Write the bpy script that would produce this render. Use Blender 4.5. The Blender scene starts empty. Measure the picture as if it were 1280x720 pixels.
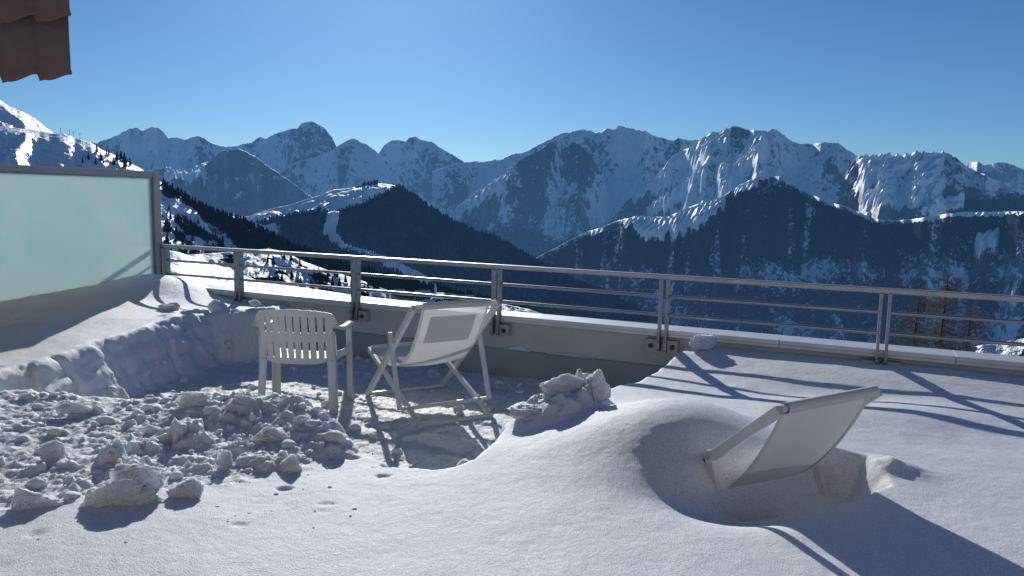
import bpy, bmesh, math, random
import numpy as np
from mathutils import Vector, Matrix
rng = np.random.RandomState(7)
random.seed(7)
scene = bpy.context.scene
col = scene.collection
S = 0.85                                   # layout units -> metres
# ------------------------------------------------------------------ camera frame
FPX = 942.0; PITCH = math.radians(6.84); ROLL = 0.02
CU = np.array([0, 0, 1.9])                 # camera in layout units
CM = CU * S                                # camera in metres
Fv = np.array([0, math.cos(PITCH), -math.sin(PITCH)])
_R0 = np.array([1.0, 0, 0]); _U0 = np.array([0, math.sin(PITCH), math.cos(PITCH)])
Rv = _R0 * math.cos(ROLL) + _U0 * math.sin(ROLL)
Uv = _U0 * math.cos(ROLL) - _R0 * math.sin(ROLL)
SUN_EL = math.radians(22.3); SUN_AZ = math.radians(-9.5)     # azimuth from +Y, negative = towards -X

# ------------------------------------------------------------------ noise
def _h2(ix, iy, s):
    n = (ix.astype(np.int64) * 374761393 + iy.astype(np.int64) * 668265263 + s * 974634777) & 0xffffffff
    n = ((n ^ (n >> 13)) * 1274126177) & 0xffffffff
    n = (n ^ (n >> 16)) & 0xffffffff
    return n / 4294967295.0
def gn2(x, y, s=0):
    """gradient noise, about -1..1"""
    x = np.asarray(x, float); y = np.asarray(y, float)
    ix = np.floor(x); iy = np.floor(y); fx = x - ix; fy = y - iy
    def g(dx, dy):
        a = _h2(ix + dx, iy + dy, s) * 2 * math.pi
        return np.cos(a) * (fx - dx) + np.sin(a) * (fy - dy)
    wx = fx * fx * fx * (fx * (fx * 6 - 15) + 10); wy = fy * fy * fy * (fy * (fy * 6 - 15) + 10)
    a = g(0, 0) * (1 - wx) + g(1, 0) * wx; b = g(0, 1) * (1 - wx) + g(1, 1) * wx
    return (a * (1 - wy) + b * wy) * 1.5
def fbm(x, y, o=5, s=0, gain=.5):
    t = 0; a = 1; n = 0
    for i in range(o):
        t = t + a * gn2(x, y, s + i * 17); n += a; a *= gain; x = x * 2.03 + 3.1; y = y * 2.03 - 1.7
    return t / n
def ridged(x, y, o=6, s=0, gain=.5):
    t = 0; a = 1; n = 0; w = 1
    for i in range(o):
        v = 1 - np.abs(gn2(x, y, s + i * 13)) * 1.4
        v = np.clip(v, 0, 1) ** 2 * w
        t = t + a * v; n += a; w = np.clip(v * 1.6, 0, 1); a *= gain; x = x * 2.07 + 5.3; y = y * 2.07 + 1.9
    return t / n
def worley(x, y, s=0):
    ix = np.floor(x); iy = np.floor(y); f1 = np.full(np.shape(x), 9.0); f2 = f1.copy(); idv = np.zeros(np.shape(x))
    for dx in (-1, 0, 1):
        for dy in (-1, 0, 1):
            cx = ix + dx; cy = iy + dy
            px = cx + _h2(cx, cy, s + 1); py = cy + _h2(cx, cy, s + 2)
            d = np.hypot(x - px, y - py); m = d < f1
            f2 = np.where(m, f1, np.minimum(f2, d)); idv = np.where(m, _h2(cx, cy, s + 3), idv); f1 = np.where(m, d, f1)
    return f1, f2, idv
def chunks(x, y, s=0, tilt=.6):
    """broken blocks: every cell is a tilted plate of its own height, with cracks between"""
    x = x + .22 * gn2(x * 1.7, y * 1.7, s + 40) + .08 * gn2(x * 5, y * 5, s + 41); y = y + .22 * gn2(x * 1.7, y * 1.7, s + 42) + .08 * gn2(x * 5, y * 5, s + 43)
    ix = np.floor(x); iy = np.floor(y); f1 = np.full(np.shape(x), 9.0); f2 = f1.copy(); hv = np.zeros(np.shape(x))
    for dx in (-1, 0, 1):
        for dy in (-1, 0, 1):
            cx = ix + dx; cy = iy + dy
            ex = x - cx - _h2(cx, cy, s + 1); ey = y - cy - _h2(cx, cy, s + 2); d = np.hypot(ex, ey); m = d < f1
            f2 = np.where(m, f1, np.minimum(f2, d))
            hv = np.where(m, _h2(cx, cy, s + 3) ** 1.4 + tilt * ((_h2(cx, cy, s + 4) * 2 - 1) * ex + (_h2(cx, cy, s + 5) * 2 - 1) * ey), hv); f1 = np.where(m, d, f1)
    return hv * sstep(.02, .16, f2 - f1) - .15 * (1 - sstep(0, .1, f2 - f1))
def sstep(a, b, x):
    t = np.clip((x - a) / (b - a), 0, 1); return t * t * (3 - 2 * t)
def polysdf(px, py, poly):
    """signed distance, positive inside"""
    d = np.full(px.shape, 1e9); inside = np.zeros(px.shape, bool); n = len(poly)
    for i in range(n):
        ax, ay = poly[i]; bx, by = poly[(i + 1) % n]
        ex, ey = bx - ax, by - ay
        t = np.clip(((px - ax) * ex + (py - ay) * ey) / (ex * ex + ey * ey), 0, 1)
        d = np.minimum(d, np.hypot(px - ax - t * ex, py - ay - t * ey))
        c = ((ay > py) != (by > py)) & (px < (bx - ax) * (py - ay) / (by - ay + 1e-12) + ax)
        inside ^= c
    return np.where(inside, d, -d)

def v3noise(P, s=0, o=3):
    t = 0; a = 1; n = 0
    for i in range(o):
        t = t + a * (gn2(P[:, 0] + 1.7 * P[:, 2], P[:, 1] - 1.3 * P[:, 2], s + i) + gn2(P[:, 1] + 3.1, P[:, 2] + P[:, 0] * .6, s + 9 + i)) * .6; n += a; a *= .5; P = P * 2.1
    return t / n
# ------------------------------------------------------------------ node helpers
def newmat(name):
    m = bpy.data.materials.new(name); m.use_nodes = True; nt = m.node_tree; nt.nodes.clear()
    out = nt.nodes.new('ShaderNodeOutputMaterial'); return m, nt, out
def N(nt, t, **kw):
    n = nt.nodes.new(t)
    for k, v in kw.items():
        if k.startswith('_'): setattr(n, k[1:], v)
        else: n.inputs[k.replace('__', ' ')].default_value = v
    return n
def link(nt, a, b): nt.links.new(a, b)
def noise_node(nt, scale, detail=4, rough=.55, coord=None):
    n = N(nt, 'ShaderNodeTexNoise'); n.inputs['Scale'].default_value = scale; n.inputs['Detail'].default_value = detail
    n.inputs['Roughness'].default_value = rough
    if coord is not None: link(nt, coord, n.inputs['Vector'])
    return n
def ramp(nt, src, stops):
    r = nt.nodes.new('ShaderNodeValToRGB'); e = r.color_ramp.elements
    while len(e) < len(stops): e.new(.5)
    for i, (p, c) in enumerate(stops):
        e[i].position = p; e[i].color = tuple(c) + (1,) if len(c) == 3 else c
    link(nt, src, r.inputs[0]); return r
def simple_mat(name, c, c2=None, rough=.5, metal=0, scale=8, bump=0, bscale=60, spec=.5, coord='Object', stretch=None):
    m, nt, out = newmat(name); b = N(nt, 'ShaderNodeBsdfPrincipled')
    b.inputs['Roughness'].default_value = rough; b.inputs['Metallic'].default_value = metal
    b.inputs['Specular IOR Level'].default_value = spec
    tc = N(nt, 'ShaderNodeTexCoord'); v = tc.outputs[coord]
    if stretch:
        mp = N(nt, 'ShaderNodeMapping'); mp.inputs['Scale'].default_value = stretch; link(nt, v, mp.inputs[0]); v = mp.outputs[0]
    n = noise_node(nt, scale, 5, .6, v)
    r = ramp(nt, n.outputs[0], [(.3, c), (.7, c2 or tuple(x * .85 for x in c))])
    link(nt, r.outputs[0], b.inputs['Base Color'])
    n2 = noise_node(nt, bscale, 3, .6, v)
    mr = N(nt, 'ShaderNodeMapRange'); mr.inputs['To Min'].default_value = max(rough - .1, .03); mr.inputs['To Max'].default_value = min(rough + .1, 1)
    link(nt, n.outputs[0], mr.inputs[0]); link(nt, mr.outputs[0], b.inputs['Roughness'])
    if bump:
        bp = N(nt, 'ShaderNodeBump'); bp.inputs['Strength'].default_value = bump; bp.inputs['Distance'].default_value = .01
        link(nt, n2.outputs[0], bp.inputs['Height']); link(nt, bp.outputs[0], b.inputs['Normal'])
    link(nt, b.outputs[0], out.inputs[0]); return m

M = {}
# snow -------------------------------------------------------------
def snow_mat(name, c=(.86, .88, .91), grain=.5, rubble=False):
    m, nt, out = newmat(name); b = N(nt, 'ShaderNodeBsdfPrincipled')
    tc = N(nt, 'ShaderNodeTexCoord'); v = tc.outputs['Object']
    n0 = noise_node(nt, 1.3, 5, .55, v)
    r = ramp(nt, n0.outputs[0], [(.3, tuple(x * .96 for x in c)), (.65, c)])
    att = N(nt, 'ShaderNodeAttribute'); att.attribute_name = 'dirt'
    nd = noise_node(nt, 14, 6, .65, v)
    rd = ramp(nt, nd.outputs[0], [(.42, (0, 0, 0)), (.62, (1, 1, 1))])
    mul = N(nt, 'ShaderNodeMath', _operation='MULTIPLY'); link(nt, att.outputs['Fac'], mul.inputs[0]); link(nt, rd.outputs[0], mul.inputs[1])
    mx = N(nt, 'ShaderNodeMix', _data_type='RGBA'); link(nt, mul.outputs[0], mx.inputs['Factor'])
    aw = N(nt, 'ShaderNodeAttribute'); aw.attribute_name = 'shade_tint'
    mw_ = N(nt, 'ShaderNodeMix', _data_type='RGBA'); link(nt, aw.outputs['Fac'], mw_.inputs['Factor']); link(nt, r.outputs[0], mw_.inputs['A']); mw_.inputs['B'].default_value = (.86, .50, .33, 1)  # brown cast of the shade, mixed into the snow's base colour
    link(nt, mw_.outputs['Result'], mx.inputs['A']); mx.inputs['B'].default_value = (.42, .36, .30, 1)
    sp = noise_node(nt, 230, 2, .7, v); rs = ramp(nt, sp.outputs[0], [(.34, (.60, .62, .66)), (.5, (.91, .91, .91)), (.65, (1.13, 1.13, 1.11))])  # grain and sparkle of the snow painted as light and dark specks
    mm = N(nt, 'ShaderNodeMix', _data_type='RGBA', _blend_type='MULTIPLY'); mm.inputs['Factor'].default_value = 1
    link(nt, mx.outputs['Result'], mm.inputs['A']); link(nt, rs.outputs[0], mm.inputs['B']); link(nt, mm.outputs['Result'], b.inputs['Base Color'])
    b.inputs['Roughness'].default_value = .55; b.inputs['Specular IOR Level'].default_value = .25
    b.inputs['Subsurface Weight'].default_value = .6 if rubble else .45; b.inputs['Subsurface Radius'].default_value = (.03, .033, .038) if rubble else (.028, .033, .038)
    b.inputs['Subsurface Scale'].default_value = 1.0
    a = noise_node(nt, 26, 3, .6, v); g = noise_node(nt, 190, 2, .7, v); c2 = noise_node(nt, 7, 4, .5, v)
    b1 = N(nt, 'ShaderNodeBump'); b1.inputs['Strength'].default_value = .35 * grain; b1.inputs['Distance'].default_value = .02
    b2 = N(nt, 'ShaderNodeBump'); b2.inputs['Strength'].default_value = 1.2 * grain; b2.inputs['Distance'].default_value = .006
    b3 = N(nt, 'ShaderNodeBump'); b3.inputs['Strength'].default_value = .25 * grain; b3.inputs['Distance'].default_value = .05
    link(nt, c2.outputs[0], b3.inputs['Height']); link(nt, b3.outputs[0], b1.inputs['Normal'])
    link(nt, a.outputs[0], b1.inputs['Height']); link(nt, b1.outputs[0], b2.inputs['Normal']); link(nt, g.outputs[0], b2.inputs['Height'])
    link(nt, b2.outputs[0], b.inputs['Normal'])
    link(nt, b.outputs[0], out.inputs[0]); return m
M['snow'] = snow_mat('snow', grain=.6)
M['snow_rough'] = snow_mat('snow_rough', (.88, .90, .93), grain=1.0, rubble=True)
M['alu'] = simple_mat('aluminium', (.42, .43, .45), (.34, .35, .37), rough=.38, metal=.85, scale=5, bump=.05)
M['galv'] = simple_mat('galvanised', (.36, .37, .39), (.26, .27, .29), rough=.45, metal=.7, scale=18, bump=.05)
M['frame_grey'] = simple_mat('frame_grey', (.46, .45, .44), (.40, .39, .38), rough=.5, metal=.15, scale=4)
M['black'] = simple_mat('black_knob', (.012, .012, .014), (.02, .02, .022), rough=.5)
M['render'] = simple_mat('wall_render', (.60, .58, .56), (.49, .48, .47), rough=.85, scale=2.2, bump=.35, bscale=90)
M['plinth'] = simple_mat('wall_membrane', (.34, .38, .37), (.25, .29, .285), rough=.8, scale=1.8, bump=.3, bscale=60)
M['cap'] = simple_mat('cap_metal', (.72, .72, .72), (.62, .62, .63), rough=.4, metal=.25, scale=3)
M['plastic'] = simple_mat('white_plastic', (.62, .63, .61), (.56, .57, .55), rough=.38, scale=6, bump=.03)
M['white_metal'] = simple_mat('white_powder', (.68, .68, .67), (.60, .60, .60), rough=.4, scale=10, bump=.04)
M['wood'] = simple_mat('warm_wood', (.34, .26, .19), (.27, .20, .14), rough=.75, scale=3, bump=.2, stretch=(1, 1, 12))
M['soil'] = simple_mat('soil', (.3, .3, .3), rough=.9)
# fabric: lets the sun through
def fabric_mat(trans=.24, see=.07):
    m, nt, out = newmat('mesh_fabric')
    tc = N(nt, 'ShaderNodeTexCoord'); n = noise_node(nt, 3, 4, .6, tc.outputs['Object'])
    r = ramp(nt, n.outputs[0], [(.3, (.74, .73, .71)), (.7, (.67, .66, .65))])
    w = N(nt, 'ShaderNodeTexNoise'); w.inputs['Scale'].default_value = 320; link(nt, tc.outputs['Object'], w.inputs['Vector'])
    bp = N(nt, 'ShaderNodeBump'); bp.inputs['Strength'].default_value = .25; bp.inputs['Distance'].default_value = .002
    link(nt, w.outputs[0], bp.inputs['Height'])
    d = N(nt, 'ShaderNodeBsdfDiffuse'); t = N(nt, 'ShaderNodeBsdfTranslucent'); mx = N(nt, 'ShaderNodeMixShader'); mx.inputs[0].default_value = trans
    tp = N(nt, 'ShaderNodeBsdfTransparent'); mx2 = N(nt, 'ShaderNodeMixShader'); mx2.inputs[0].default_value = see
    link(nt, r.outputs[0], d.inputs[0]); link(nt, r.outputs[0], t.inputs[0]); link(nt, bp.outputs[0], d.inputs['Normal'])
    link(nt, d.outputs[0], mx.inputs[1]); link(nt, t.outputs[0], mx.inputs[2])
    link(nt, mx.outputs[0], mx2.inputs[1]); link(nt, tp.outputs[0], mx2.inputs[2]); link(nt, mx2.outputs[0], out.inputs[0]); return m
M['fabric'] = fabric_mat(); M['fabric_loaded'] = fabric_mat(.05, .0)
def frosted():
    m, nt, out = newmat('frosted_glass')
    tc = N(nt, 'ShaderNodeTexCoord'); n = noise_node(nt, 1.5, 4, .5, tc.outputs['Object'])
    r = ramp(nt, n.outputs[0], [(.3, (.70, .92, .93)), (.7, (.64, .88, .89))])
    t = N(nt, 'ShaderNodeBsdfTranslucent'); d = N(nt, 'ShaderNodeBsdfDiffuse'); gl = N(nt, 'ShaderNodeBsdfGlossy'); gl.inputs['Roughness'].default_value = .25
    link(nt, r.outputs[0], t.inputs[0]); link(nt, r.outputs[0], d.inputs[0])
    tp = N(nt, 'ShaderNodeBsdfTransparent'); tp.inputs[0].default_value = (1, .62, .40, 1)
    m1 = N(nt, 'ShaderNodeMixShader'); m1.inputs[0].default_value = .30
    link(nt, t.outputs[0], m1.inputs[1]); link(nt, d.outputs[0], m1.inputs[2])
    m2 = N(nt, 'ShaderNodeMixShader'); m2.inputs[0].default_value = .15
    link(nt, m1.outputs[0], m2.inputs[1]); link(nt, tp.outputs[0], m2.inputs[2])
    m3 = N(nt, 'ShaderNodeMixShader'); m3.inputs[0].default_value = .05
    link(nt, m2.outputs[0], m3.inputs[1]); link(nt, gl.outputs[0], m3.inputs[2]); link(nt, m3.outputs[0], out.inputs[0]); return m
M['frosted'] = frosted()
def tile_mat():
    m, nt, out = newmat('roof_tile'); b = N(nt, 'ShaderNodeBsdfPrincipled'); tc = N(nt, 'ShaderNodeTexCoord')
    n = noise_node(nt, 5, 6, .65, tc.outputs['Object'])
    r = ramp(nt, n.outputs[0], [(.3, (.14, .105, .105)), (.55, (.10, .085, .09)), (.75, (.17, .115, .10))])
    att = N(nt, 'ShaderNodeAttribute'); att.attribute_name = 'dirt'
    mx = N(nt, 'ShaderNodeMix', _data_type='RGBA'); link(nt, att.outputs['Fac'], mx.inputs['Factor']); link(nt, r.outputs[0], mx.inputs['A']); mx.inputs['B'].default_value = (.20, .095, .07, 1)
    link(nt, mx.outputs['Result'], b.inputs['Base Color']); b.inputs['Roughness'].default_value = .85
    n2 = noise_node(nt, 45, 4, .6, tc.outputs['Object']); bp = N(nt, 'ShaderNodeBump'); bp.inputs['Strength'].default_value = .4; bp.inputs['Distance'].default_value = .01
    link(nt, n2.outputs[0], bp.inputs['Height']); link(nt, bp.outputs[0], b.inputs['Normal']); link(nt, b.outputs[0], out.inputs[0]); return m
M['tile'] = tile_mat()
def bark(name, c, c2):
    return simple_mat(name, c, c2, rough=.9, scale=3, coord='Object')
M['twig'] = bark('larch_twigs', (.24, .16, .12), (.14, .10, .08))
M['trunk'] = bark('bark', (.09, .065, .05), (.05, .04, .035))

# mountain material --------------------------------------------------
def mountain_mat(name, nscale, tree_scale, forest_c=((.010, .017, .016), (.060, .070, .066)), rock_c=((.06, .06, .065), (.17, .165, .165))):
    m, nt, out = newmat(name)
    g = N(nt, 'ShaderNodeNewGeometry'); P = g.outputs['Position']
    aF = N(nt, 'ShaderNodeAttribute'); aF.attribute_name = 'forest'
    aR = N(nt, 'ShaderNodeAttribute'); aR.attribute_name = 'rock'
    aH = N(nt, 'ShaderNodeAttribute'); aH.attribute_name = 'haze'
    mpp = N(nt, 'ShaderNodeMapping'); mpp.inputs['Scale'].default_value = (1, 1, .45); link(nt, P, mpp.inputs[0]); n1 = noise_node(nt, nscale, 8, .72, mpp.outputs[0]); n2 = noise_node(nt, nscale * 2.7, 6, .7, P); n3 = noise_node(nt, tree_scale, 3, .8, P)
    n4 = noise_node(nt, nscale * .25, 5, .6, P)
    snow = ramp(nt, n4.outputs[0], [(.3, (.80, .85, .92)), (.7, (.90, .93, .97))])
    rock = ramp(nt, n2.outputs[0], [(.35, rock_c[0]), (.7, rock_c[1])])
    fo = ramp(nt, n3.outputs[0], [(.35, forest_c[0]), (.68, forest_c[1])])
    def thr(att, noise, k, soft):
        a = N(nt, 'ShaderNodeMath', _operation='SUBTRACT'); link(nt, noise.outputs[0], a.inputs[0]); a.inputs[1].default_value = .5
        b = N(nt, 'ShaderNodeMath', _operation='MULTIPLY_ADD'); link(nt, a.outputs[0], b.inputs[0]); b.inputs[1].default_value = k; link(nt, att.outputs['Fac'], b.inputs[2])
        c = N(nt, 'ShaderNodeMapRange', _interpolation_type='SMOOTHSTEP'); link(nt, b.outputs[0], c.inputs[0])
        c.inputs['From Min'].default_value = .5 - soft; c.inputs['From Max'].default_value = .5 + soft; return c
    fr = thr(aR, n1, 1.9, .09); ff = thr(aF, n2, 2.8, .10)
    m1 = N(nt, 'ShaderNodeMix', _data_type='RGBA'); link(nt, fr.outputs[0], m1.inputs['Factor']); link(nt, snow.outputs[0], m1.inputs['A']); link(nt, rock.outputs[0], m1.inputs['B'])
    m2 = N(nt, 'ShaderNodeMix', _data_type='RGBA'); link(nt, ff.outputs[0], m2.inputs['Factor']); link(nt, m1.outputs['Result'], m2.inputs['A']); link(nt, fo.outputs[0], m2.inputs['B'])
    bs = N(nt, 'ShaderNodeBsdfPrincipled'); link(nt, m2.outputs['Result'], bs.inputs[0]); bs.inputs['Roughness'].default_value = .5
    iv = N(nt, 'ShaderNodeMath', _operation='SUBTRACT'); iv.inputs[0].default_value = 1; link(nt, ff.outputs[0], iv.inputs[1]); sv = N(nt, 'ShaderNodeMath', _operation='MULTIPLY'); link(nt, iv.outputs[0], sv.inputs[0]); sv.inputs[1].default_value = .9; link(nt, sv.outputs[0], bs.inputs['Specular IOR Level'])
    bp = N(nt, 'ShaderNodeBump'); bp.inputs['Strength'].default_value = .8; bp.inputs['Distance'].default_value = .22 / nscale
    link(nt, n1.outputs[0], bp.inputs['Height']); link(nt, bp.outputs[0], bs.inputs['Normal'])
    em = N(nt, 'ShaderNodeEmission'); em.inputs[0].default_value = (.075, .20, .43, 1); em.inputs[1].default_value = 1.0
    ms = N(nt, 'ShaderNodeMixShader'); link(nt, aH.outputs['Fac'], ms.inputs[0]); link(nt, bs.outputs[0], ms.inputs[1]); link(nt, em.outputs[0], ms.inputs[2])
    link(nt, ms.outputs[0], out.inputs[0]); return m
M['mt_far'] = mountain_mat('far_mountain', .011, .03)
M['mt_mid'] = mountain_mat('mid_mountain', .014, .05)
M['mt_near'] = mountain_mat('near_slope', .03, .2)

# ------------------------------------------------------------------ object helpers
def tag(o, label=None, cat=None, group=None, kind=None):
    if label: o['label'] = label
    if cat: o['category'] = cat
    if group: o['group'] = group
    if kind: o['kind'] = kind
    return o
def thing(name, loc, rz, label, cat, group=None):
    o = bpy.data.objects.new(name, None); col.objects.link(o); o.empty_display_size = .1
    o.location = [c * S for c in loc]; o.rotation_euler = (0, 0, rz)
    return tag(o, label, cat, group)
def npmesh(name, V, Fq, mat, parent=None, smooth=False, attrs=None, scale=S, mats=None):
    """V (n,3), Fq (m,3|4) arrays"""
    me = bpy.data.meshes.new(name); V = np.asarray(V, np.float32) * scale; Fq = np.asarray(Fq, np.int32)
    k = Fq.shape[1]; me.vertices.add(len(V)); me.vertices.foreach_set('co', V.ravel())
    me.loops.add(Fq.size); me.loops.foreach_set('vertex_index', Fq.ravel())
    me.polygons.add(len(Fq)); me.polygons.foreach_set('loop_start', np.arange(0, Fq.size, k, dtype=np.int32))
    try: me.polygons.foreach_set('loop_total', np.full(len(Fq), k, np.int32))
    except Exception: pass
    if smooth: me.polygons.foreach_set('use_smooth', np.ones(len(Fq), bool))
    me.update(calc_edges=True)
    if attrs:
        for an, av in attrs.items():
            a = me.attributes.new(an, 'FLOAT', 'POINT'); a.data.foreach_set('value', np.asarray(av, np.float32).ravel())
    me.materials.append(mat)
    o = bpy.data.objects.new(name, me); col.objects.link(o)
    if parent: o.parent = parent
    return o
class MB:
    def __init__(s): s.v = []; s.f = []; s.sm = []
    def add(s, v, f, smooth=False):
        o = len(s.v); s.v += [tuple(map(float, p)) for p in v]; s.f += [tuple(i + o for i in q) for q in f]; s.sm += [smooth] * len(f)
    def beam(s, a, b, w, h, up=(0, 0, 1)):
        """w across, h along 'up'"""
        a = Vector(a); b = Vector(b); d = (b - a).normalized(); u = Vector(up); x = d.cross(u)
        if x.length < 1e-4: x = d.cross(Vector((1, 0, 0)))
        x.normalize(); u = x.cross(d).normalized()
        vs = []
        for p in (a, b):
            for sx, su in ((-1, -1), (1, -1), (1, 1), (-1, 1)): vs.append(p + x * (w / 2 * sx) + u * (h / 2 * su))
        s.add(vs, [(0, 3, 2, 1), (4, 5, 6, 7), (0, 1, 5, 4), (1, 2, 6, 5), (2, 3, 7, 6), (3, 0, 4, 7)])
    def box(s, x0, x1, y0, y1, z0, z1):
        s.add([(x0, y0, z0), (x1, y0, z0), (x1, y1, z0), (x0, y1, z0), (x0, y0, z1), (x1, y0, z1), (x1, y1, z1), (x0, y1, z1)],
              [(0, 3, 2, 1), (4, 5, 6, 7), (0, 1, 5, 4), (1, 2, 6, 5), (2, 3, 7, 6), (3, 0, 4, 7)])
    def tube(s, pts, r, n=10, cap=True):
        pts = [Vector(p) for p in pts]; rs = r if hasattr(r, '__len__') else [r] * len(pts); o = []; prev = None
        for i, p in enumerate(pts):
            d = (pts[min(i + 1, len(pts) - 1)] - pts[max(i - 1, 0)]).normalized()
            if prev is None:
                x = d.cross(Vector((0, 0, 1)))
                if x.length < 1e-3: x = d.cross(Vector((1, 0, 0)))
            else: x = prev - d * prev.dot(d)
            x.normalize(); prev = x; y = d.cross(x)
            o += [p + (x * math.cos(2 * math.pi * k / n) + y * math.sin(2 * math.pi * k / n)) * rs[i] for k in range(n)]
        f = []
        for i in range(len(pts) - 1):
            for k in range(n):
                a = i * n + k; b = i * n + (k + 1) % n; f.append((a, b, b + n, a + n))
        s.add(o, f, True)
        if cap:
            s.add(o[:n], [tuple(range(n))[::-1]]); s.add(o[-n:], [tuple(range(n))])
    def build(s, name, mat, parent=None, bevel=0, scale=S):
        me = bpy.data.meshes.new(name); me.from_pydata([tuple(c * scale for c in v) for v in s.v], [], s.f); me.materials.append(mat)
        for p, q in zip(me.polygons, s.sm): p.use_smooth = q
        me.update(); o = bpy.data.objects.new(name, me); col.objects.link(o)
        if parent: o.parent = parent
        if bevel:
            b = o.modifiers.new('bevel', 'BEVEL'); b.width = bevel * scale; b.segments = 2; b.limit_method = 'ANGLE'
        return o
def copy_tree(o, parent=None):
    c = o.copy(); col.objects.link(c)
    if parent: c.parent = parent
    for ch in [x for x in ALL(o)]: copy_tree(ch, c)
    return c
def ALL(o): return [x for x in bpy.data.objects if x.parent == o]
def gridfaces(nr, nc):
    i = np.arange(nr - 1)[:, None] * nc + np.arange(nc - 1)[None, :]
    return np.stack([i, i + 1, i + nc + 1, i + nc], -1).reshape(-1, 4)

# ------------------------------------------------------------------ wall frame (layout units)
A = np.array([-4.52, 9.64]); DW = np.array([.91, -.415]); DW /= np.linalg.norm(DW); NW = np.array([-DW[1], DW[0]])   # NW points outwards
WANG = math.atan2(DW[1], DW[0])
def wp(s, q, z=0): p = A + DW * s + NW * q; return (p[0], p[1], z)

# ------------------------------------------------------------------ terrace snow
PIT = [(-3.62, 4.6), (-3.55, 5.6), (-3.50, 6.7), (-3.42, 7.6), (-3.30, 8.05), (-2.85, 8.25), (-2.62, 8.55), (-2.5, 9.4), (3.0, 8.0), (1.62, 6.75),
       (1.33, 6.35), (1.02, 5.82), (.78, 5.55), (.45, 5.15), (.10, 4.85), (-.05, 4.45), (-.10, 4.1), (-.18, 3.86), (-.38, 3.74), (-.62, 3.80), (-.82, 4.0),
       (-1.0, 4.35), (-1.3, 4.68), (-1.8, 4.82), (-2.6, 4.85), (-3.2, 4.80)]
PILE = [(-6, 3.0), (-2.5, 3.0), (-2.1, 3.15), (-1.75, 3.35), (-1.35, 3.5), (-1.0, 3.75), (-.78, 4.02), (-.95, 4.35), (-1.25, 4.65), (-1.8, 4.85), (-2.6, 4.95), (-3.6, 4.95), (-6, 5.1)]
def gs(x, y, cx, cy, sx, sy, rot=0):
    c, s = math.cos(rot), math.sin(rot); dx = x - cx; dy = y - cy
    return np.exp(-((dx * c + dy * s) / sx) ** 2 - ((-dx * s + dy * c) / sy) ** 2)
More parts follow.
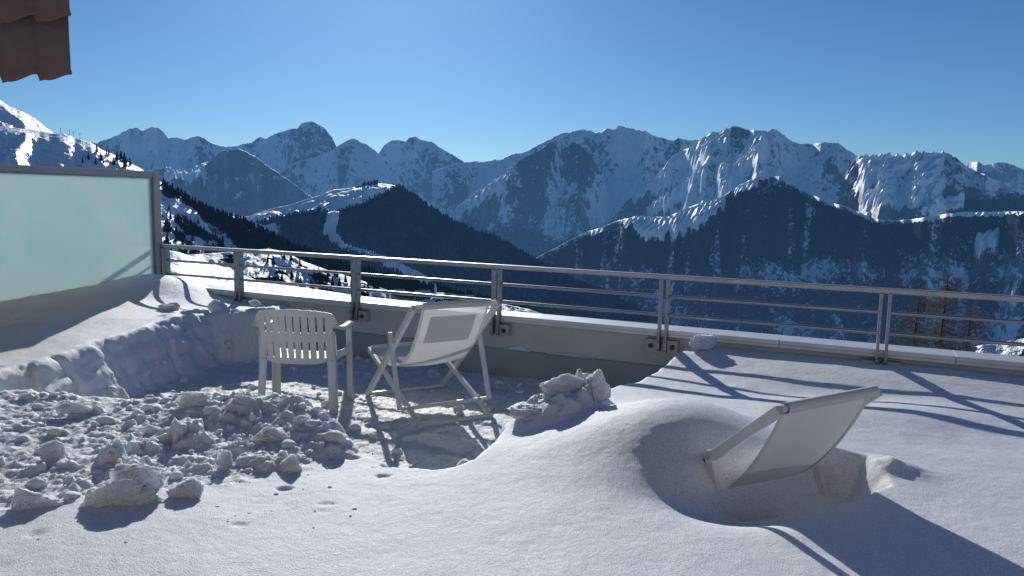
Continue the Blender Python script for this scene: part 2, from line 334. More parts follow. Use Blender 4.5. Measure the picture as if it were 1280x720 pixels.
def snow_h(x, y):
    s = (x - A[0]) * DW[0] + (y - A[1]) * DW[1]; q = (x - A[0]) * NW[0] + (y - A[1]) * NW[1]
    top = .50 + .022 * fbm(x * .7, y * .7, 3, 5) + .004 * fbm(x * 5, y * 5, 3, 9)
    top = top + .09 * sstep(-.9, 0, q) * sstep(5.2, 6.4, s)
    # wavy drifts on the right
    top = top + .045 * gs(x, y, 2.6, 4.9, .8, .35, .1) - .02 * gs(x, y, 2.0, 5.5, .7, .25, 0)
    # left bank
    lb = sstep(-2.3, -3.4, x) * sstep(3.6, 5.2, y) + sstep(8.0, 8.2, y) * sstep(-2.0, -2.6, x); lb = np.clip(lb, 0, 1)
    bank = .615 + .14 * np.exp(-np.clip(s, 0, 9) ** 2 / .5) * sstep(-3.5, -1.2, q) + .05 * gs(x, y, -4.3, 7.2, .6, 1.2) \
        + .11 * gs(x, y, -4.45, 9.3, .7, .5) + .015 * fbm(x * 1.7, y * 1.7, 3, 2)
    bank = bank - .045 * sstep(-1.3, -.7, q) * sstep(.5, 1.1, s)
    bank = np.where(s < -.02, .72 + .05 * fbm(x, y, 3, 8), bank)
    top = top * (1 - lb) + bank * lb
    # snow heaped on the buried chair, and the scoop on its lee side
    ex_ = np.where(x < .95, (x - .97) / .70, (x - .97) / .60); ey_ = np.where(y < 4.12, (y - 4.12) / .46, (y - 4.12) / .60)
    dome = np.exp(-ex_ ** 2 - ey_ ** 2)
    top = top + .28 * dome - .135 * gs(x, y, 1.08, 3.44, .32, .22, .12) - .03 * gs(x, y, 1.14, 3.57, .10, .10)
    hole = sstep(-.05, .09, polysdf(x, y, [(1.10, 3.58), (1.22, 3.48), (1.40, 3.42), (1.64, 3.49), (1.90, 3.68), (1.93, 3.98), (1.78, 4.10), (1.58, 4.02), (1.28, 3.74)]) + .02 * fbm(x * 6, y * 6, 3, 44))
    top = top - (.22 + .10 * dome) * hole
    top = top - .17 * gs(x, y, 1.30, 3.60, .20, .09, .1)
    top = top + .05 * gs(x, y, 2.04, 3.90, .16, .09, -.6) * (1 + .8 * fbm(x * 9, y * 9, 3, 3))
    # thrown-up rubble
    pd = polysdf(x, y, PILE) + .10 * fbm(x * 2.5, y * 2.5, 4, 11) + .05 * fbm(x * 11, y * 11, 2, 77)
    pm = sstep(-.03, .16, pd)
    v1, v2, vid = worley(x * 8.0 + .25 * gn2(x * 12, y * 12, 2), y * 9.0, 6)
    u1 = gn2(x * 19, y * 21, 9)
    big = sstep(-.1, .3, fbm(x * 1.6, y * 1.9, 3, 19)) * sstep(-3.2, -1.9, x) + .15
    sp1 = sstep(.05, .30, fbm(x * 2.6, y * 3.4, 2, 91)); sp2 = sstep(.08, .3, fbm(x * 6, y * 8, 2, 92))
    bl = lambda k, ky, sd: np.abs(fbm(x * k, y * ky, 3, sd, .6)) * 2
    lumps = .09 * np.clip(chunks(x * 4.4, y * 5.4, 3, .6) - .12, -.02, 1) * sp1 * (.4 + .8 * big) + .045 * np.clip(chunks(x * 10, y * 12, 6, .8) - .2, -.02, 1) * sp2 \
        + .022 * bl(5, 6.5, 201) + .016 * bl(13, 16, 203) + .010 * bl(30, 36, 205) + .010 * fbm(x * 60, y * 60, 2, 22, .62) + .03 * fbm(x * 3, y * 3.4, 5, 21) - .02
    lumps = lumps * (.62 + .38 * sstep(-2.5, -1.9, x))
    body = .0 + .03 * sstep(3.2, 4.4, y) * sstep(-3.8, -1.6, x) + .085 * gs(x, y, -1.62, 4.50, .50, .26, -.25) + .05 * gs(x, y, -1.05, 4.2, .28, .35, 0) + .06 * gs(x, y, -1.25, 4.45, .30, .22, -.4)
    top = top + pm * (body + lumps)
    # footprints / crumbs along the smooth edge
    k1, k2, kid = worley(x * 4.2, y * 6.5, 31)
    top = top - .018 * sstep(.22, .08, k1) * (kid > .72) * sstep(-.75, -.1, pd) * (1 - pm) 
    rm_ = gs(x, y, .33, 4.56, .38, .20, .85)
    top = top + sstep(.15, .7, rm_) * (.10 + .12 * chunks(x * 4.5 + 3, y * 4.5, 101, .7) * sstep(-.3, .1, y - 4.55) + .04 * chunks(x * 11, y * 11, 103, .8) + .03 * fbm(x * 16, y * 16, 4, 105))
    # pit
    d = polysdf(x, y, PIT)
    onbank = sstep(-2.4, -2.9, x)
    d = d + (.05 * fbm(x * 2.2, y * 2.2, 4, 13) + .02 * fbm(x * 9, y * 9, 3, 14)) * (1 - .4 * onbank)
    d = d - onbank * .05 * (chunks(x * 1.7, y * 1.4, 131, .8) - .4) + onbank * .02 * (np.abs(gn2(x * 1.9 + 9, y * 1.9, 4)) - .2) * 2
    wdt = .12 + .20 * onbank + .06 * gn2(x * 1.1, y * 1.1, 41)
    t = np.clip((d + .02) / np.clip(wdt, .05, 1), 0, 1)
    prof = 1 - t ** 1.6 * (3 - 2 * t) / (1) if False else 1 - (t * t * (3 - 2 * t))
    prof = np.clip(prof + .25 * prof * (1 - prof) * fbm(x * 5, y * 2.5, 4, 18), 0, 1)
    pass
    floor = .06 + .03 * fbm(x * 3, y * 3, 6, 23, .6) + .012 * chunks(x * 10, y * 11, 51, .8) * sstep(-.1, .3, fbm(x * 2, y * 2, 3, 59)) + .008 * chunks(x * 26, y * 29, 53, .8)
    floor = floor + .10 * gs(x, y, -.35, 4.2, .35, .4) + .05 * sstep(.5, .1, d) * (.5 + fbm(x * 4, y * 4, 3, 61))
    # ring of crumbs shovelled to the rim of the bank
    h = floor + (top - floor) * prof
    rim = np.exp(-((d + .10) / .08) ** 2) * sstep(7.3, 7.9, y) * onbank
    h = h + rim * (.045 * np.sqrt(np.clip(1 - v1 ** 2 * 1.6, 0, 1)) * (vid > .45) + .012 * u1)
    return h, prof, pm, q, s, d
def axis(segs):
    out = []
    for a, b, st in segs:
        n = max(1, int(round((b - a) / st))); out += list(np.linspace(a, b, n, endpoint=False))
    return np.array(out + [segs[-1][1]])
xs = axis([(-8.5, -5, .06), (-5, -3.7, .025), (-3.7, -.4, .0115), (-.4, 2.4, .018), (2.4, 5.6, .03)])
ys = axis([(-.6, 2.3, .08), (2.3, 3.0, .025), (3.0, 5.1, .0115), (5.1, 9.2, .02), (9.2, 12.6, .04)])
X, Y = np.meshgrid(xs, ys)
H, prof, pm, Q, SS, DD = snow_h(X, Y)
cf = (4 * prof * (1 - prof) * .034).ravel(); P3 = np.stack([X.ravel() * 3.2, Y.ravel() * 3.2, H.ravel() * 7.5], -1)
V = np.stack([X, Y, H], -1).reshape(-1, 3)
V[:, 0] += cf * (v3noise(P3, 301, 4) * 1.6 + .3 * np.sin(V[:, 2] * 38 + 3 * gn2(X.ravel(), Y.ravel(), 5))); V[:, 1] += cf * v3noise(P3 + 7.7, 311, 4) * 1.4
FQ = gridfaces(len(ys), len(xs))
qc = Q.ravel()[FQ].mean(1); FQ = FQ[qc < .12]
rough_face = np.zeros(len(V))
dirt = ((1 - prof) * sstep(.15, .6, DD) * (.55 + .5 * fbm(X * 1.3, Y * 1.3, 3, 71))).ravel() * .55
shade_tint = (.85 * sstep(-3.3, -4.4, X + .12 * (Y - 5.5)) * sstep(4.6, 5.4, Y) * sstep(9.4, 8.2, Y) * (.8 + .3 * fbm(X * 2, Y * 2, 3, 201)) * sstep(-.1, .1, SS + .3)).ravel()  # brown shade under the glass screen, painted on the left drift
used = np.unique(FQ); remap = np.full(len(V), -1); remap[used] = np.arange(len(used))
snow = npmesh('snow_ground', V[used], remap[FQ], M['snow'], smooth=True, attrs={'dirt': dirt[used], 'shade_tint': np.clip(shade_tint[used], 0, 1)})
tag(snow, kind='structure')
slab = MB(); 
for (s0, s1, q0, q1) in [(-6, 12.5, -14, .1)]:
    slab.add([wp(s0, q0, 0), wp(s1, q0, 0), wp(s1, q1, 0), wp(s0, q1, 0)], [(0, 1, 2, 3)])
tag(slab.build('terrace_floor', M['plinth']), kind='structure')

# ------------------------------------------------------------------ lumps of snow
_ico = {}
def ico(sub):
    if sub not in _ico:
        bm = bmesh.new(); bmesh.ops.create_icosphere(bm, subdivisions=sub, radius=1)
        _ico[sub] = (np.array([v.co[:] for v in bm.verts]), np.array([[v.index for v in f.verts] for f in bm.faces])); bm.free()
    return _ico[sub]
def lump(size, seed, sub=3, blocky=.5, amp=.28):
    v, f = ico(sub); r = np.random.RandomState(seed)
    p = v.copy()
    for _ in range(int(5 + 6 * blocky)):            # chop with random planes -> broken faces
        n = r.normal(size=3); n /= np.linalg.norm(n); c = r.uniform(.34, .8); d = p @ n
        p = p - np.outer(np.clip(d - c, 0, None) * (.55 + .45 * blocky), n)
    q = p * (1 + amp * v3noise(v * 1.6 + seed * 3.7, seed, 4 if sub > 2 else 2)[:, None] + ((.16 * v3noise(v * 4 + seed, seed + 3, 6)[:, None] - .30 * np.abs(v3noise(v * 2.2 + seed, seed + 13, 3))[:, None]) if sub > 2 else 0))
    a = r.uniform(0, 6.28); c, s_ = math.cos(a), math.sin(a); q = q @ np.array([[c, -s_, 0], [s_, c, 0], [0, 0, 1]])
    return q * np.array(size), f
def snowh_at(x, y): return float(snow_h(np.array([[x]], float), np.array([[y]], float))[0][0, 0])
def scatter(name, pts, label=None):
    vs = []; fs = []; o = 0
    for (x, y, z, sz, seed) in pts:
        v, f = lump((sz * random.uniform(.8, 1.4), sz * random.uniform(.7, 1.2), sz * random.uniform(.5, .9)), seed, 2 if sz > .035 else 1, random.random(), .3)
        vs.append(v + [x, y, z + sz * .15]); fs.append(f + o); o += len(v)
    ob = npmesh(name, np.concatenate(vs), np.concatenate(fs), M['snow_rough'], smooth=True)
    return ob
pts = []
tries = 0
cand_x = rng.uniform(-4.2, -.6, 9000); cand_y = rng.uniform(2.9, 5.1, 9000)
hh, pp, pmm, qq, s_, dd = snow_h(cand_x[None], cand_y[None]); keep = (pmm[0] > .25) & (rng.rand(9000) < .12 * pmm[0])
for i in np.where(keep)[0][:1500]:
    sz = .006 + .045 * rng.rand() ** 5; pts.append((cand_x[i], cand_y[i], hh[0, i], sz, i))
cx = rng.uniform(-3.5, 1.6, 5000); cy = rng.uniform(3.8, 8.6, 5000); hh, pp, pmm, qq, s_, dd = snow_h(cx[None], cy[None])
keep = (dd[0] > .1) & (qq[0] < -.05) & (rng.rand(5000) < .22 + .3 * (dd[0] < .35))
for i in np.where(keep)[0][:900]:
    sz = .008 + .05 * rng.rand() ** 4; pts.append((cx[i], cy[i], hh[0, i], sz, i + 20000))
cx = rng.uniform(-3, -.4, 1500); cy = rng.uniform(2.6, 4.0, 1500); hh, pp, pmm, qq, s_, dd = snow_h(cx[None], cy[None])
keep = (pmm[0] < .2) & (dd[0] < -.05) & (rng.rand(1500) < .35 * sstep(2.7, 3.5, cy) * sstep(-.3, -.9, cx))
for i in np.where(keep)[0][:110]: pts.append((cx[i], cy[i], hh[0, i] - .002, .003 + .008 * rng.rand() ** 2, i + 50000))
tag(scatter('snow_rubble', pts), 'loose crumbs and clods of broken snow strewn over the heap and the cleared floor', 'snow', kind='stuff')

def block(x, y, size, seed, label, dz=0, blocky=.6, sub=5, group=None, rz=0, amp=.3):
    v, f = lump(size, seed, sub, blocky, amp)
    n = v3noise(v * 30, seed + 5, 2)
    v = v * (1 + .035 * n[:, None])
    c, s_ = math.cos(rz), math.sin(rz); v = v @ np.array([[c, s_, 0], [-s_, c, 0], [0, 0, 1]])
    o = npmesh('snow_block', v, f, M['snow_rough'], smooth=True)
    o.location = (x * S, y * S, (snowh_at(x, y) + size[2] * .45 + dz) * S)
    tag(o, label, 'snow block', group); return o
block(-1.78, 3.24, (.21, .055, .10), 3, 'long thick slab of snow leaning on edge at the near left of the heap', -.01, .9, rz=.30)
block(-1.72, 3.34, (.15, .04, .11), 8, 'paler slab of snow rising just behind the long leaning slab', .0, .9, rz=.25)
block(-1.50, 3.36, (.08, .05, .07), 9, 'rounded lump of snow at the right end of the long leaning slab', -.01, .7)
block(-2.10, 3.18, (.13, .07, .10), 12, 'blue-shadowed block of snow at the left border of the picture', -.01, .9, rz=.5)
block(-2.35, 3.75, (.10, .07, .08), 14, 'dark-sided triangular clod of snow left of the heap middle', -.035, .9)
block(-1.98, 3.95, (.055, .04, .05), 15, 'small upright clod of snow in the middle of the rubble heap', -.01, .9)
block(-2.65, 4.45, (.12, .05, .05), 16, 'tilted snow plate on the back left rim of the rubble heap', .0, .9, rz=.4)
block(-1.93, 4.48, (.14, .05, .12), 21, 'upright jagged plate of snow crowning the rubble heap in front of the plastic chair', -.035, 1.0, rz=-.2)
block(-1.60, 4.42, (.22, .09, .075), 25, 'broad cracked slab of snow on the heap top, right of the jagged plate', -.035, .9, rz=-.15)
block(-1.30, 4.05, (.13, .06, .07), 33, 'angular snow lump on the right shoulder of the rubble heap', -.035, .9)
block(-1.45, 3.72, (.07, .05, .07), 35, 'pointed chunk of snow on the front slope of the rubble heap', -.02, .9)
block(-1.12, 3.72, (.07, .06, .06), 37, 'small round snow lump near the smooth snow at the front right of the heap', .0, .5)
block(.30, 4.58, (.19, .12, .10), 41, 'crusty mound of snow on the pit rim, left of the split snow boulder', -.075, .5)
block(.12, 4.40, (.13, .11, .06), 43, 'low crusty hump at the left end of the mound on the pit rim', -.04, .4)
block(.56, 4.56, (.11, .10, .13), 47, 'split snow boulder casting a short shadow on the rim of the cleared pit', -.04, .9)
block(.46, 4.86, (.17, .12, .10), 49, 'flat crusted snow slab behind the split boulder on the pit rim', .0, .5)
block(-.235, 3.83, (.042, .038, .042), 55, 'single small cube of snow sitting on the front rim of the pit', .0, 1.0, 4, amp=.1)
block(1.72, 6.62, (.22, .09, .09), 61, 'long snow block lying against the wall beside the double railing post', .03, .7, amp=.2)
block(1.50, 6.62, (.07, .06, .06), 63, 'snow lump on the pit rim below the long snow block', .0, .7)
block(-3.72, 8.05, (.13, .10, .08), 71, 'brownish broken snow slab on the rim of the left bank', .0, .9)
block(-3.25, 8.25, (.11, .07, .09), 73, 'wedge of snow standing on the back rim of the left bank', .0, .9)
block(-2.88, 8.42, (.13, .06, .045), 75, 'flat snow plate on the bank just behind the plastic chair', .03, .9)
block(.85, 6.62, (.12, .08, .06), 81, 'low clod of snow in the pit at the foot of the wall', .0, .6)
block(1.08, 6.52, (.11, .08, .07), 83, 'higher clod of snow in the pit corner below the snow edge', .0, .6)
block(-.3, 4.35, (.08, .07, .05), 85, 'clod of snow on the shaded pit floor in front of the deck chair', .0, .6)

# ------------------------------------------------------------------ parapet wall, cap and railing
wall = thing('parapet_wall', wp(0, 0), WANG, 'grey rendered parapet wall with a pale metal coping round the snowy terrace', 'wall')
m = MB(); m.box(-6, 12, .065, .30, 0, .655); m.build('wall_render', M['render'], wall)
m = MB(); m.box(-6, 12, .035, .30, -1, .335); m.box(-6, 12, .0355, .30, .3352, .348); m.build('plinth', M['plinth'], wall, bevel=.004)
L0 = [-6, -3.9, -1.8, .30, 2.4, 4.5, 6.55, 7.55, 8.9, 10.4, 12]
for a, b in zip(L0[:-1], L0[1:]):
    m = MB(); m.box(a + .002, b - .002, .02, .33, .662, .70); m.box(a + .002, b - .002, .02, .028, .635, .6618); m.build('coping', M['cap'], wall, bevel=.004)
for (a, w, hgt, sd) in [(5.02, .30, .05, 1), (5.6, .5, .018, 2), (4.3, .3, .02, 3)]:
    xsb = np.linspace(-w / 2, w / 2, 40); top = hgt * np.exp(-(xsb / (w / 3)) ** 2) * (1 + .5 * gn2(xsb * 20, xsb * 0, sd)) + .004
    Vv = []; 
    for i, xx in enumerate(xsb):
        for (qq_, kz) in ((.062, 1), (.045, .75), (.036, .2), (.035, -.0)): Vv.append((a + xx, qq_, .349 + top[i] * kz))
    npmesh('ledge_snow', Vv, gridfaces(40, 4), M['snow_rough'], wall, smooth=True)
POSTS = [-4.9, -3.2, -1.55, .0, 1.36, 3.05, 4.77, 6.53, 8.36, 10.2]
POSTS = []
# post positions from the photograph's layout
def s_of(x, y): return (x - A[0]) * DW[0] + (y - A[1]) * DW[1]
POSTS = [-3.3, -1.6] + [s_of(-4.44, 9.6), s_of(-3.276, 9.18), s_of(-1.728, 8.42), s_of(-.151, 7.66), s_of(1.413, 6.93), s_of(3.08, 6.16), s_of(4.75, 5.40), s_of(6.4, 4.6)]
rail = thing('railing', wp(0, 0), WANG, 'grey metal terrace railing with two thin lower rails on paired posts', 'railing')
rtop = 1.2
m = MB(); m.box(-6, 12, -.032, .032, rtop - .022, rtop + .022); m.build('handrail', M['alu'], rail, bevel=.006)
for zz in (1.02, .845):
    for i in range(len(POSTS) - 1):
        m = MB(); m.tube([(POSTS[i] + .0455, 0, zz), (POSTS[i + 1] - .0455, 0, zz)], .0155, 12); m.build('thin_rail', M['alu'], rail)
for i, s in enumerate(POSTS):
    post = MB()
    for k in (-1, 1): post.beam((s + k * .033, 0, .50), (s + k * .033, 0, rtop - .0225), .024, .074, (0, 1, 0))
    p = post.build('post', M['galv'], rail, bevel=.003)
    for k in (-1, 1):
        b = MB(); b.beam((s + k * .033, -.045, .485), (s + k * .033, -.045, .62), .032, .014, (0, 1, 0)); b.build('clamp_plate', M['galv'], p, bevel=.002)
        for zz in (.515, .60): bo = MB(); bo.tube([(s + k * .033, -.052, zz), (s + k * .033, -.058, zz)], .007, 8); bo.build('bolt', M['black'], p)
    for k in ((1,) if i in (3, 4, 5) else (-1, 1)):
        c = s + k * .10
        b = MB(); b.box(c - .050, c + .050, -.026, .0645, .495, .61); bb = b.build('bracket', M['frame_grey'], p, bevel=.004)
        kn = MB(); kn.tube([(c, -.0265, .55), (c, -.040, .55)], .024, 20); kn.build('knob', M['black'], bb)

# ------------------------------------------------------------------ frosted partition
part = thing('glass_partition', wp(0, 0), WANG, 'tall frosted glass privacy screen in a grey metal frame at the left', 'screen')
m = MB(); m.box(-.045, .045, -.09, 0.0, .0, 2.14); m.build('post', M['frame_grey'], part, bevel=.004)
m = MB(); m.box(-.04, .04, -3.9, -.0905, 2.07, 2.138); m.build('top_rail', M['frame_grey'], part, bevel=.004)
m = MB(); m.box(-.018, .018, -3.9, -.0905, 2.048, 2.0695); m.box(-.018, .018, -.112, -.0905, .3, 2.0478); m.build('glazing_bead', M['galv'], part)
m = MB(); m.box(-.006, .006, -3.85, -.1122, .3, 2.0478); m.build('glass_pane', M['frosted'], part)

# ------------------------------------------------------------------ deck chair
def make_deckchair(loc, rz, label, buried=False):
    root = thing('deck_chair', loc, rz, label, 'deck chair', 'white metal folding deck chairs')
    W = .375; Wi = .32; Wo = .390 if buried else .412
    for k in (-1, 1):
        m = MB(); m.beam((k * W, 0, .985), (k * W, 1.105, .02), .036, .05); m.build('long_rail', M['white_metal'], root, bevel=.005)
        m = MB(); m.beam((k * Wi, 1.20, .43), (k * Wi, -.02, .03), .032, .042)
        for j in range(4):
            t = .80 + .055 * j; y = 1.2 - 1.22 * t; z = .43 - .40 * t
            m.beam((k * Wi, y, z + .02), (k * Wi, y + .012, z + .043), .022, .02)
        m.build('seat_rail', M['white_metal'], root, bevel=.003)
        m = MB(); sy, sz = (.40, .655) if buried else (.42, .70); m.beam((k * Wo, sy, sz), (k * Wo, .20, .12), .030, .046, (0, 1, 0)); m.tube([(k * Wo - .015, sy, sz), (k * Wo + .015, sy, sz)], .023, 16)
        m.build('support_leg', M['white_metal'], root, bevel=.003)
        m = MB(); m.tube([(k * Wo + k * .013, .425, .615), (k * (W - .014), .425, .615)], .010, 10); m.build('hinge_bolt', M['galv'], root)
    def bar(name, y, z, w, r): m = MB(); m.tube([(-w, y, z), (w, y, z)], r, 14); m.build(name, M['white_metal'], root)
    m = MB(); m.beam((-W + .0125, 0.0, .99), (W - .0125, 0, .99), .03, .034); m.build('top_bar', M['white_metal'], root, bevel=.008)
    for (n, y, z, w) in (('front_foot_bar', 1.075, .04, W - .0125), ('seat_front_bar', 1.195, .435, Wi - .0115), ('rear_foot_bar', 0.0, .035, Wi - .0115), ('support_bar', .20, .125, Wo - .0125)):
        m = MB(); m.beam((-w, y, z), (w, y, z), .028, .03); m.build(n, M['white_metal'], root, bevel=.005)
    # sling
    n = 44; Vv = []; nc = 15; wf = .342 if buried else .30
    P0 = np.array([.0, 1.012]); P1 = np.array([.42, -.02]) if buried else np.array([.40, .12]); P2 = np.array([1.215, .455])
    for i in range(n):
        t = i / (n - 1); p = (1 - t) ** 2 * P0 + 2 * t * (1 - t) * P1 + t * t * P2
        for j in range(nc):
            a = j / (nc - 1) * 2 - 1; w = wf * (1 - .03 * math.sin(math.pi * t))
            sag = .022 * (1 - a * a) * math.sin(math.pi * t)
            Vv.append((a * w, p[0] - sag * .3, p[1] - sag))
    fm = M['fabric_loaded'] if buried else M['fabric']; sl = npmesh('sling', Vv, gridfaces(n, nc), fm, root, smooth=True)
    VV_ = np.array(Vv).reshape(n, nc, 3)
    for side in (0, 1):
        ee = VV_[:, [0, 1]] if side == 0 else VV_[:, [nc - 2, nc - 1]]; ee = ee.copy(); c_ = ee[:, :1] if side == 0 else ee[:, 1:]; ee = c_ + (ee - c_) * .55; ee[..., 2] -= .003; ee[..., 1] -= .002
        npmesh('hem', ee.reshape(-1, 3), gridfaces(n, 2), fm, sl, smooth=True)
    for name, yy, zz in (('sleeve', 0, .99), ('sleeve', 1.195, .435)):
        m = MB(); m.tube([(-wf, yy, zz), (wf, yy, zz)], .0275, 18, cap=False); m.build(name, fm, sl)
    if buried: return root
    # head pillow on the sun side
    Vv = []; nr, ncp = 14, 16
    for side in (0, 1):
        for i in range(nr):
            t = .07 + .17 * i / (nr - 1); p = (1 - t) ** 2 * P0 + 2 * t * (1 - t) * P1 + t * t * P2
            dp = 2 * (1 - t) * (P1 - P0) + 2 * t * (P2 - P1); nn = np.array([-dp[1], dp[0]]); nn /= np.linalg.norm(nn)
            for j in range(ncp):
                a = j / (ncp - 1) * 2 - 1; e = (1 - abs(a) ** 5) * (1 - abs(2 * i / (nr - 1) - 1) ** 5)
                th = (.004 if side == 0 else .006 + .045 * e ** .5)
                Vv.append((a * .205, p[0] + nn[0] * th, p[1] + nn[1] * th))
    f = gridfaces(nr, ncp); f = np.concatenate([f, f[:, ::-1] + nr * ncp]); npmesh('pillow', Vv, f, M['fabric'], root, smooth=True)
    return root
c1 = make_deckchair((-.435, 5.99, .05), math.radians(30), 'white deck chair standing free on the cleared pit floor by the wall')
make_deckchair((1.555, 3.55, -.025), math.radians(31.5), 'white deck chair half buried in deep snow with only its back showing', True)

# ------------------------------------------------------------------ plastic armchair
def make_plastic():
    root = thing('plastic_armchair', (-1.80, 6.17, .05), math.radians(-3), 'white plastic garden armchair with slotted back, beside the free standing deck chair', 'armchair')
    root.scale = (1, 1, 1.07)
    zb = .395; zt = .845
    nx, nz = 241, 91; xsx = np.linspace(-.37, .37, nx); zsz = np.linspace(zb - .02, zt, nz)
    def curve(x, z): return .085 * (1 - (x / .37) ** 2) * -1 + .085 - .16 * (z - .37) + .02
    GX, GZ = np.meshgrid(xsx, zsz); GY = curve(GX, GZ)
    Vv = np.stack([GX, GY, GZ], -1).reshape(-1, 3); Fp = gridfaces(nz, nx)
    cxx = Vv[Fp].mean(1)[:, 0]; czz = Vv[Fp].mean(1)[:, 2]
    topz = zt - .002 - .05 * (np.abs(cxx) / .37) ** 2.4 - .12 * np.clip((np.abs(cxx) - .30) / .07, 0, 1) ** 2.2
    body = np.abs(cxx) < .315
    wing = (czz > .70 + .02 * np.clip((np.abs(cxx) - .34) / .03, 0, 1) ** 2)
    botz = zb + .006 + .02 * np.clip((np.abs(cxx) - .15) / .1, 0, 1) ** 2 * (np.abs(cxx) < .255) 
    keep = (czz < topz) & (body | wing) & (czz > botz)
    for r in range(9):
        sx = -.248 + .062 * r; arch = .012 * (1 - (sx / .25) ** 2)
        keep &= ~((np.abs(cxx - sx) < .0068) & (czz > .655) & (czz < .775 + arch))
        keep &= ~((np.abs(cxx - sx) < .0068) & (czz > .455 + .0 * arch) & (czz < .585))
    Fk = Fp[keep]; used = np.unique(Fk); rm = np.full(len(Vv), -1); rm[used] = np.arange(len(used))
    o = npmesh('backrest', Vv[used], rm[Fk], M['plastic'], root, smooth=True)
    md = o.modifiers.new('smooth', 'SMOOTH'); md.factor = .5; md.iterations = 2
    md = o.modifiers.new('solid', 'SOLIDIFY'); md.thickness = .008 * S; md.offset = 0
    # rear legs: L-shaped channels
    for k in (-1, 1):
        pts = []
        for t in np.linspace(0, 1, 12):
            z = .66 * (1 - t); spl = .02 * t
            yb = float(curve(.29, z)) if z > .37 else float(curve(.29, .37)) + 0 * t
            yb = yb - .05 * t; w = .075 - .018 * t
            xo = k * (.318 + spl)
            pts += [(xo - k * w, yb + .003, z), (xo - k * .002, yb + .003, z), (xo, yb + .012, z), (xo, yb + .06, z)]
        npm = npmesh('leg', pts, gridfaces(12, 4), M['plastic'], root, smooth=False); md = npm.modifiers.new('solid', 'SOLIDIFY'); md.thickness = .007 * S; md.offset = 0
    # front legs and arms
    for k in (-1, 1):
        pts = []
        for t in np.linspace(0, 1, 14):
            z = .675 * (1 - t); w = .062 + .03 * (max(0, 1 - t * 4)) ** 2 - .012 * t; xo = k * (.352 + .010 * t); yf = .47 + .02 * t
            pts += [(xo - k * .055, yf + .01, z), (xo - k * .004, yf + .01, z), (xo, yf, z), (xo, yf - w, z)]
        npm = npmesh('leg', pts, gridfaces(14, 4), M['plastic'], root, smooth=False); md = npm.modifiers.new('solid', 'SOLIDIFY'); md.thickness = .007 * S; md.offset = 0
        pts = []
        n = 22
        for i in range(n):
            t = i / (n - 1); y = .02 + .47 * t; z = .715 - .035 * math.sin(math.pi * min(1, t * 1.1)) * .6 - .035 * t; xo = k * (.335 + .008 * math.sin(t * math.pi / 2))
            w = .055 + .012 * math.sin(math.pi * t); dz = .05 * max(0, (t - .93) / .07) ** 2
            pts += [(xo - k * w * .5, y, z - .012 - dz), (xo - k * w * .4, y, z - dz), (xo + k * w * .4, y, z - dz), (xo + k * w * .55, y, z - .022 - dz)]
        npm = npmesh('armrest', pts, gridfaces(n, 4), M['plastic'], root, smooth=True); md = npm.modifiers.new('solid', 'SOLIDIFY'); md.thickness = .008 * S; md.offset = 0
        pts = []                               # side web between seat and front leg
        for i in range(12):
            t = i / 11; y = .06 + .41 * t; zt_ = .52 - .05 * math.sin(math.pi * t) + .03 * t; zb_ = .40 + .03 * math.sin(math.pi * t)
            xo = k * (.30 + .052 * sstep(0, .8, t)); pts += [(xo, y, zb_), (xo, y, (zb_ + zt_) / 2), (xo, y, zt_)]
        npm = npmesh('side_panel', pts, gridfaces(12, 3), M['plastic'], root, smooth=True); md = npm.modifiers.new('solid', 'SOLIDIFY'); md.thickness = .007 * S; md.offset = 0
    pts = []
    for i in range(20):
        t = i / 19; y = .04 + .46 * t
        for j in range(21):
            a = j / 10 - 1; z = .415 - .025 * math.sin(math.pi * t) + .02 * a * a - .05 * max(0, (t - .88) / .12) ** 2 + .015 * t
            pts.append((a * .31, y, z))
    npm = npmesh('seat', pts, gridfaces(20, 21), M['plastic'], root, smooth=True); md = npm.modifiers.new('solid', 'SOLIDIFY'); md.thickness = .008 * S; md.offset = 0
    return root
make_plastic()

# ------------------------------------------------------------------ house: tiled roof edge upper left (metres, scale 1)
house = tag(bpy.data.objects.new('chalet', None), 'dark tiled roof corner of the chalet jutting in at the upper left', 'building'); col.objects.link(house)
ax, ay, az = -1.965, 3.40, CM[2] + .487      # verge/eave corner
Ea = np.array([.33, -.57, .82]) * .262; Eb = np.array([-.985, -.10, -.035]); En = np.array([.3, .75, .45])
for c in range(4):
    ntile = 20; per = .150; nn = 12; n = ntile * nn; Vv = []; du = []
    for i in range(n + 1):
        ph = i / nn
        w = .013 * math.sin(2 * math.pi * ph + 1.2) - .014 * max(0, math.sin(2 * math.pi * ph + 3.0)) ** 12 + .004 * math.sin(2 * math.pi * ph * .37)
        for j, t in enumerate((0, .03, .10, .5, 1.06)):
            P_ = np.array([ax, ay, az]) + Eb * (ph * per - (.022 if c > 0 else 0)) + Ea * (c + t) + np.array([0, -.22, -.03]) * (c > 0) * .12
            P_ = P_ + En * (w * (.5 if j > 1 else 1)) + np.array([0, 0, 1]) * w * (.75 if j < 3 else .2)
            Vv.append(P_); du.append((1.0, .8, .35, .08, .0)[j])
    o = npmesh('roof_tiles', Vv, gridfaces(n + 1, 5), M['tile'], house, smooth=True, attrs={'dirt': du}, scale=1)
    md = o.modifiers.new('solid', 'SOLIDIFY'); md.thickness = .014; md.offset = 0
m = MB(); m.box(-7, 4.2, -2.3, -2.1, -.5, 5.2); m.build('wall', M['wood'], house, scale=1)  # unseen house front behind the camera, sized and coloured for its bounce light
m = MB()
for k in range(5): m.beam((ax - .35 - k * .8, ay - 1.0, az + 1.3), (ax - .35 - k * .8, -2.09, az + 1.9), .09, .14)
m.build('rafter', M['wood'], house, scale=1)

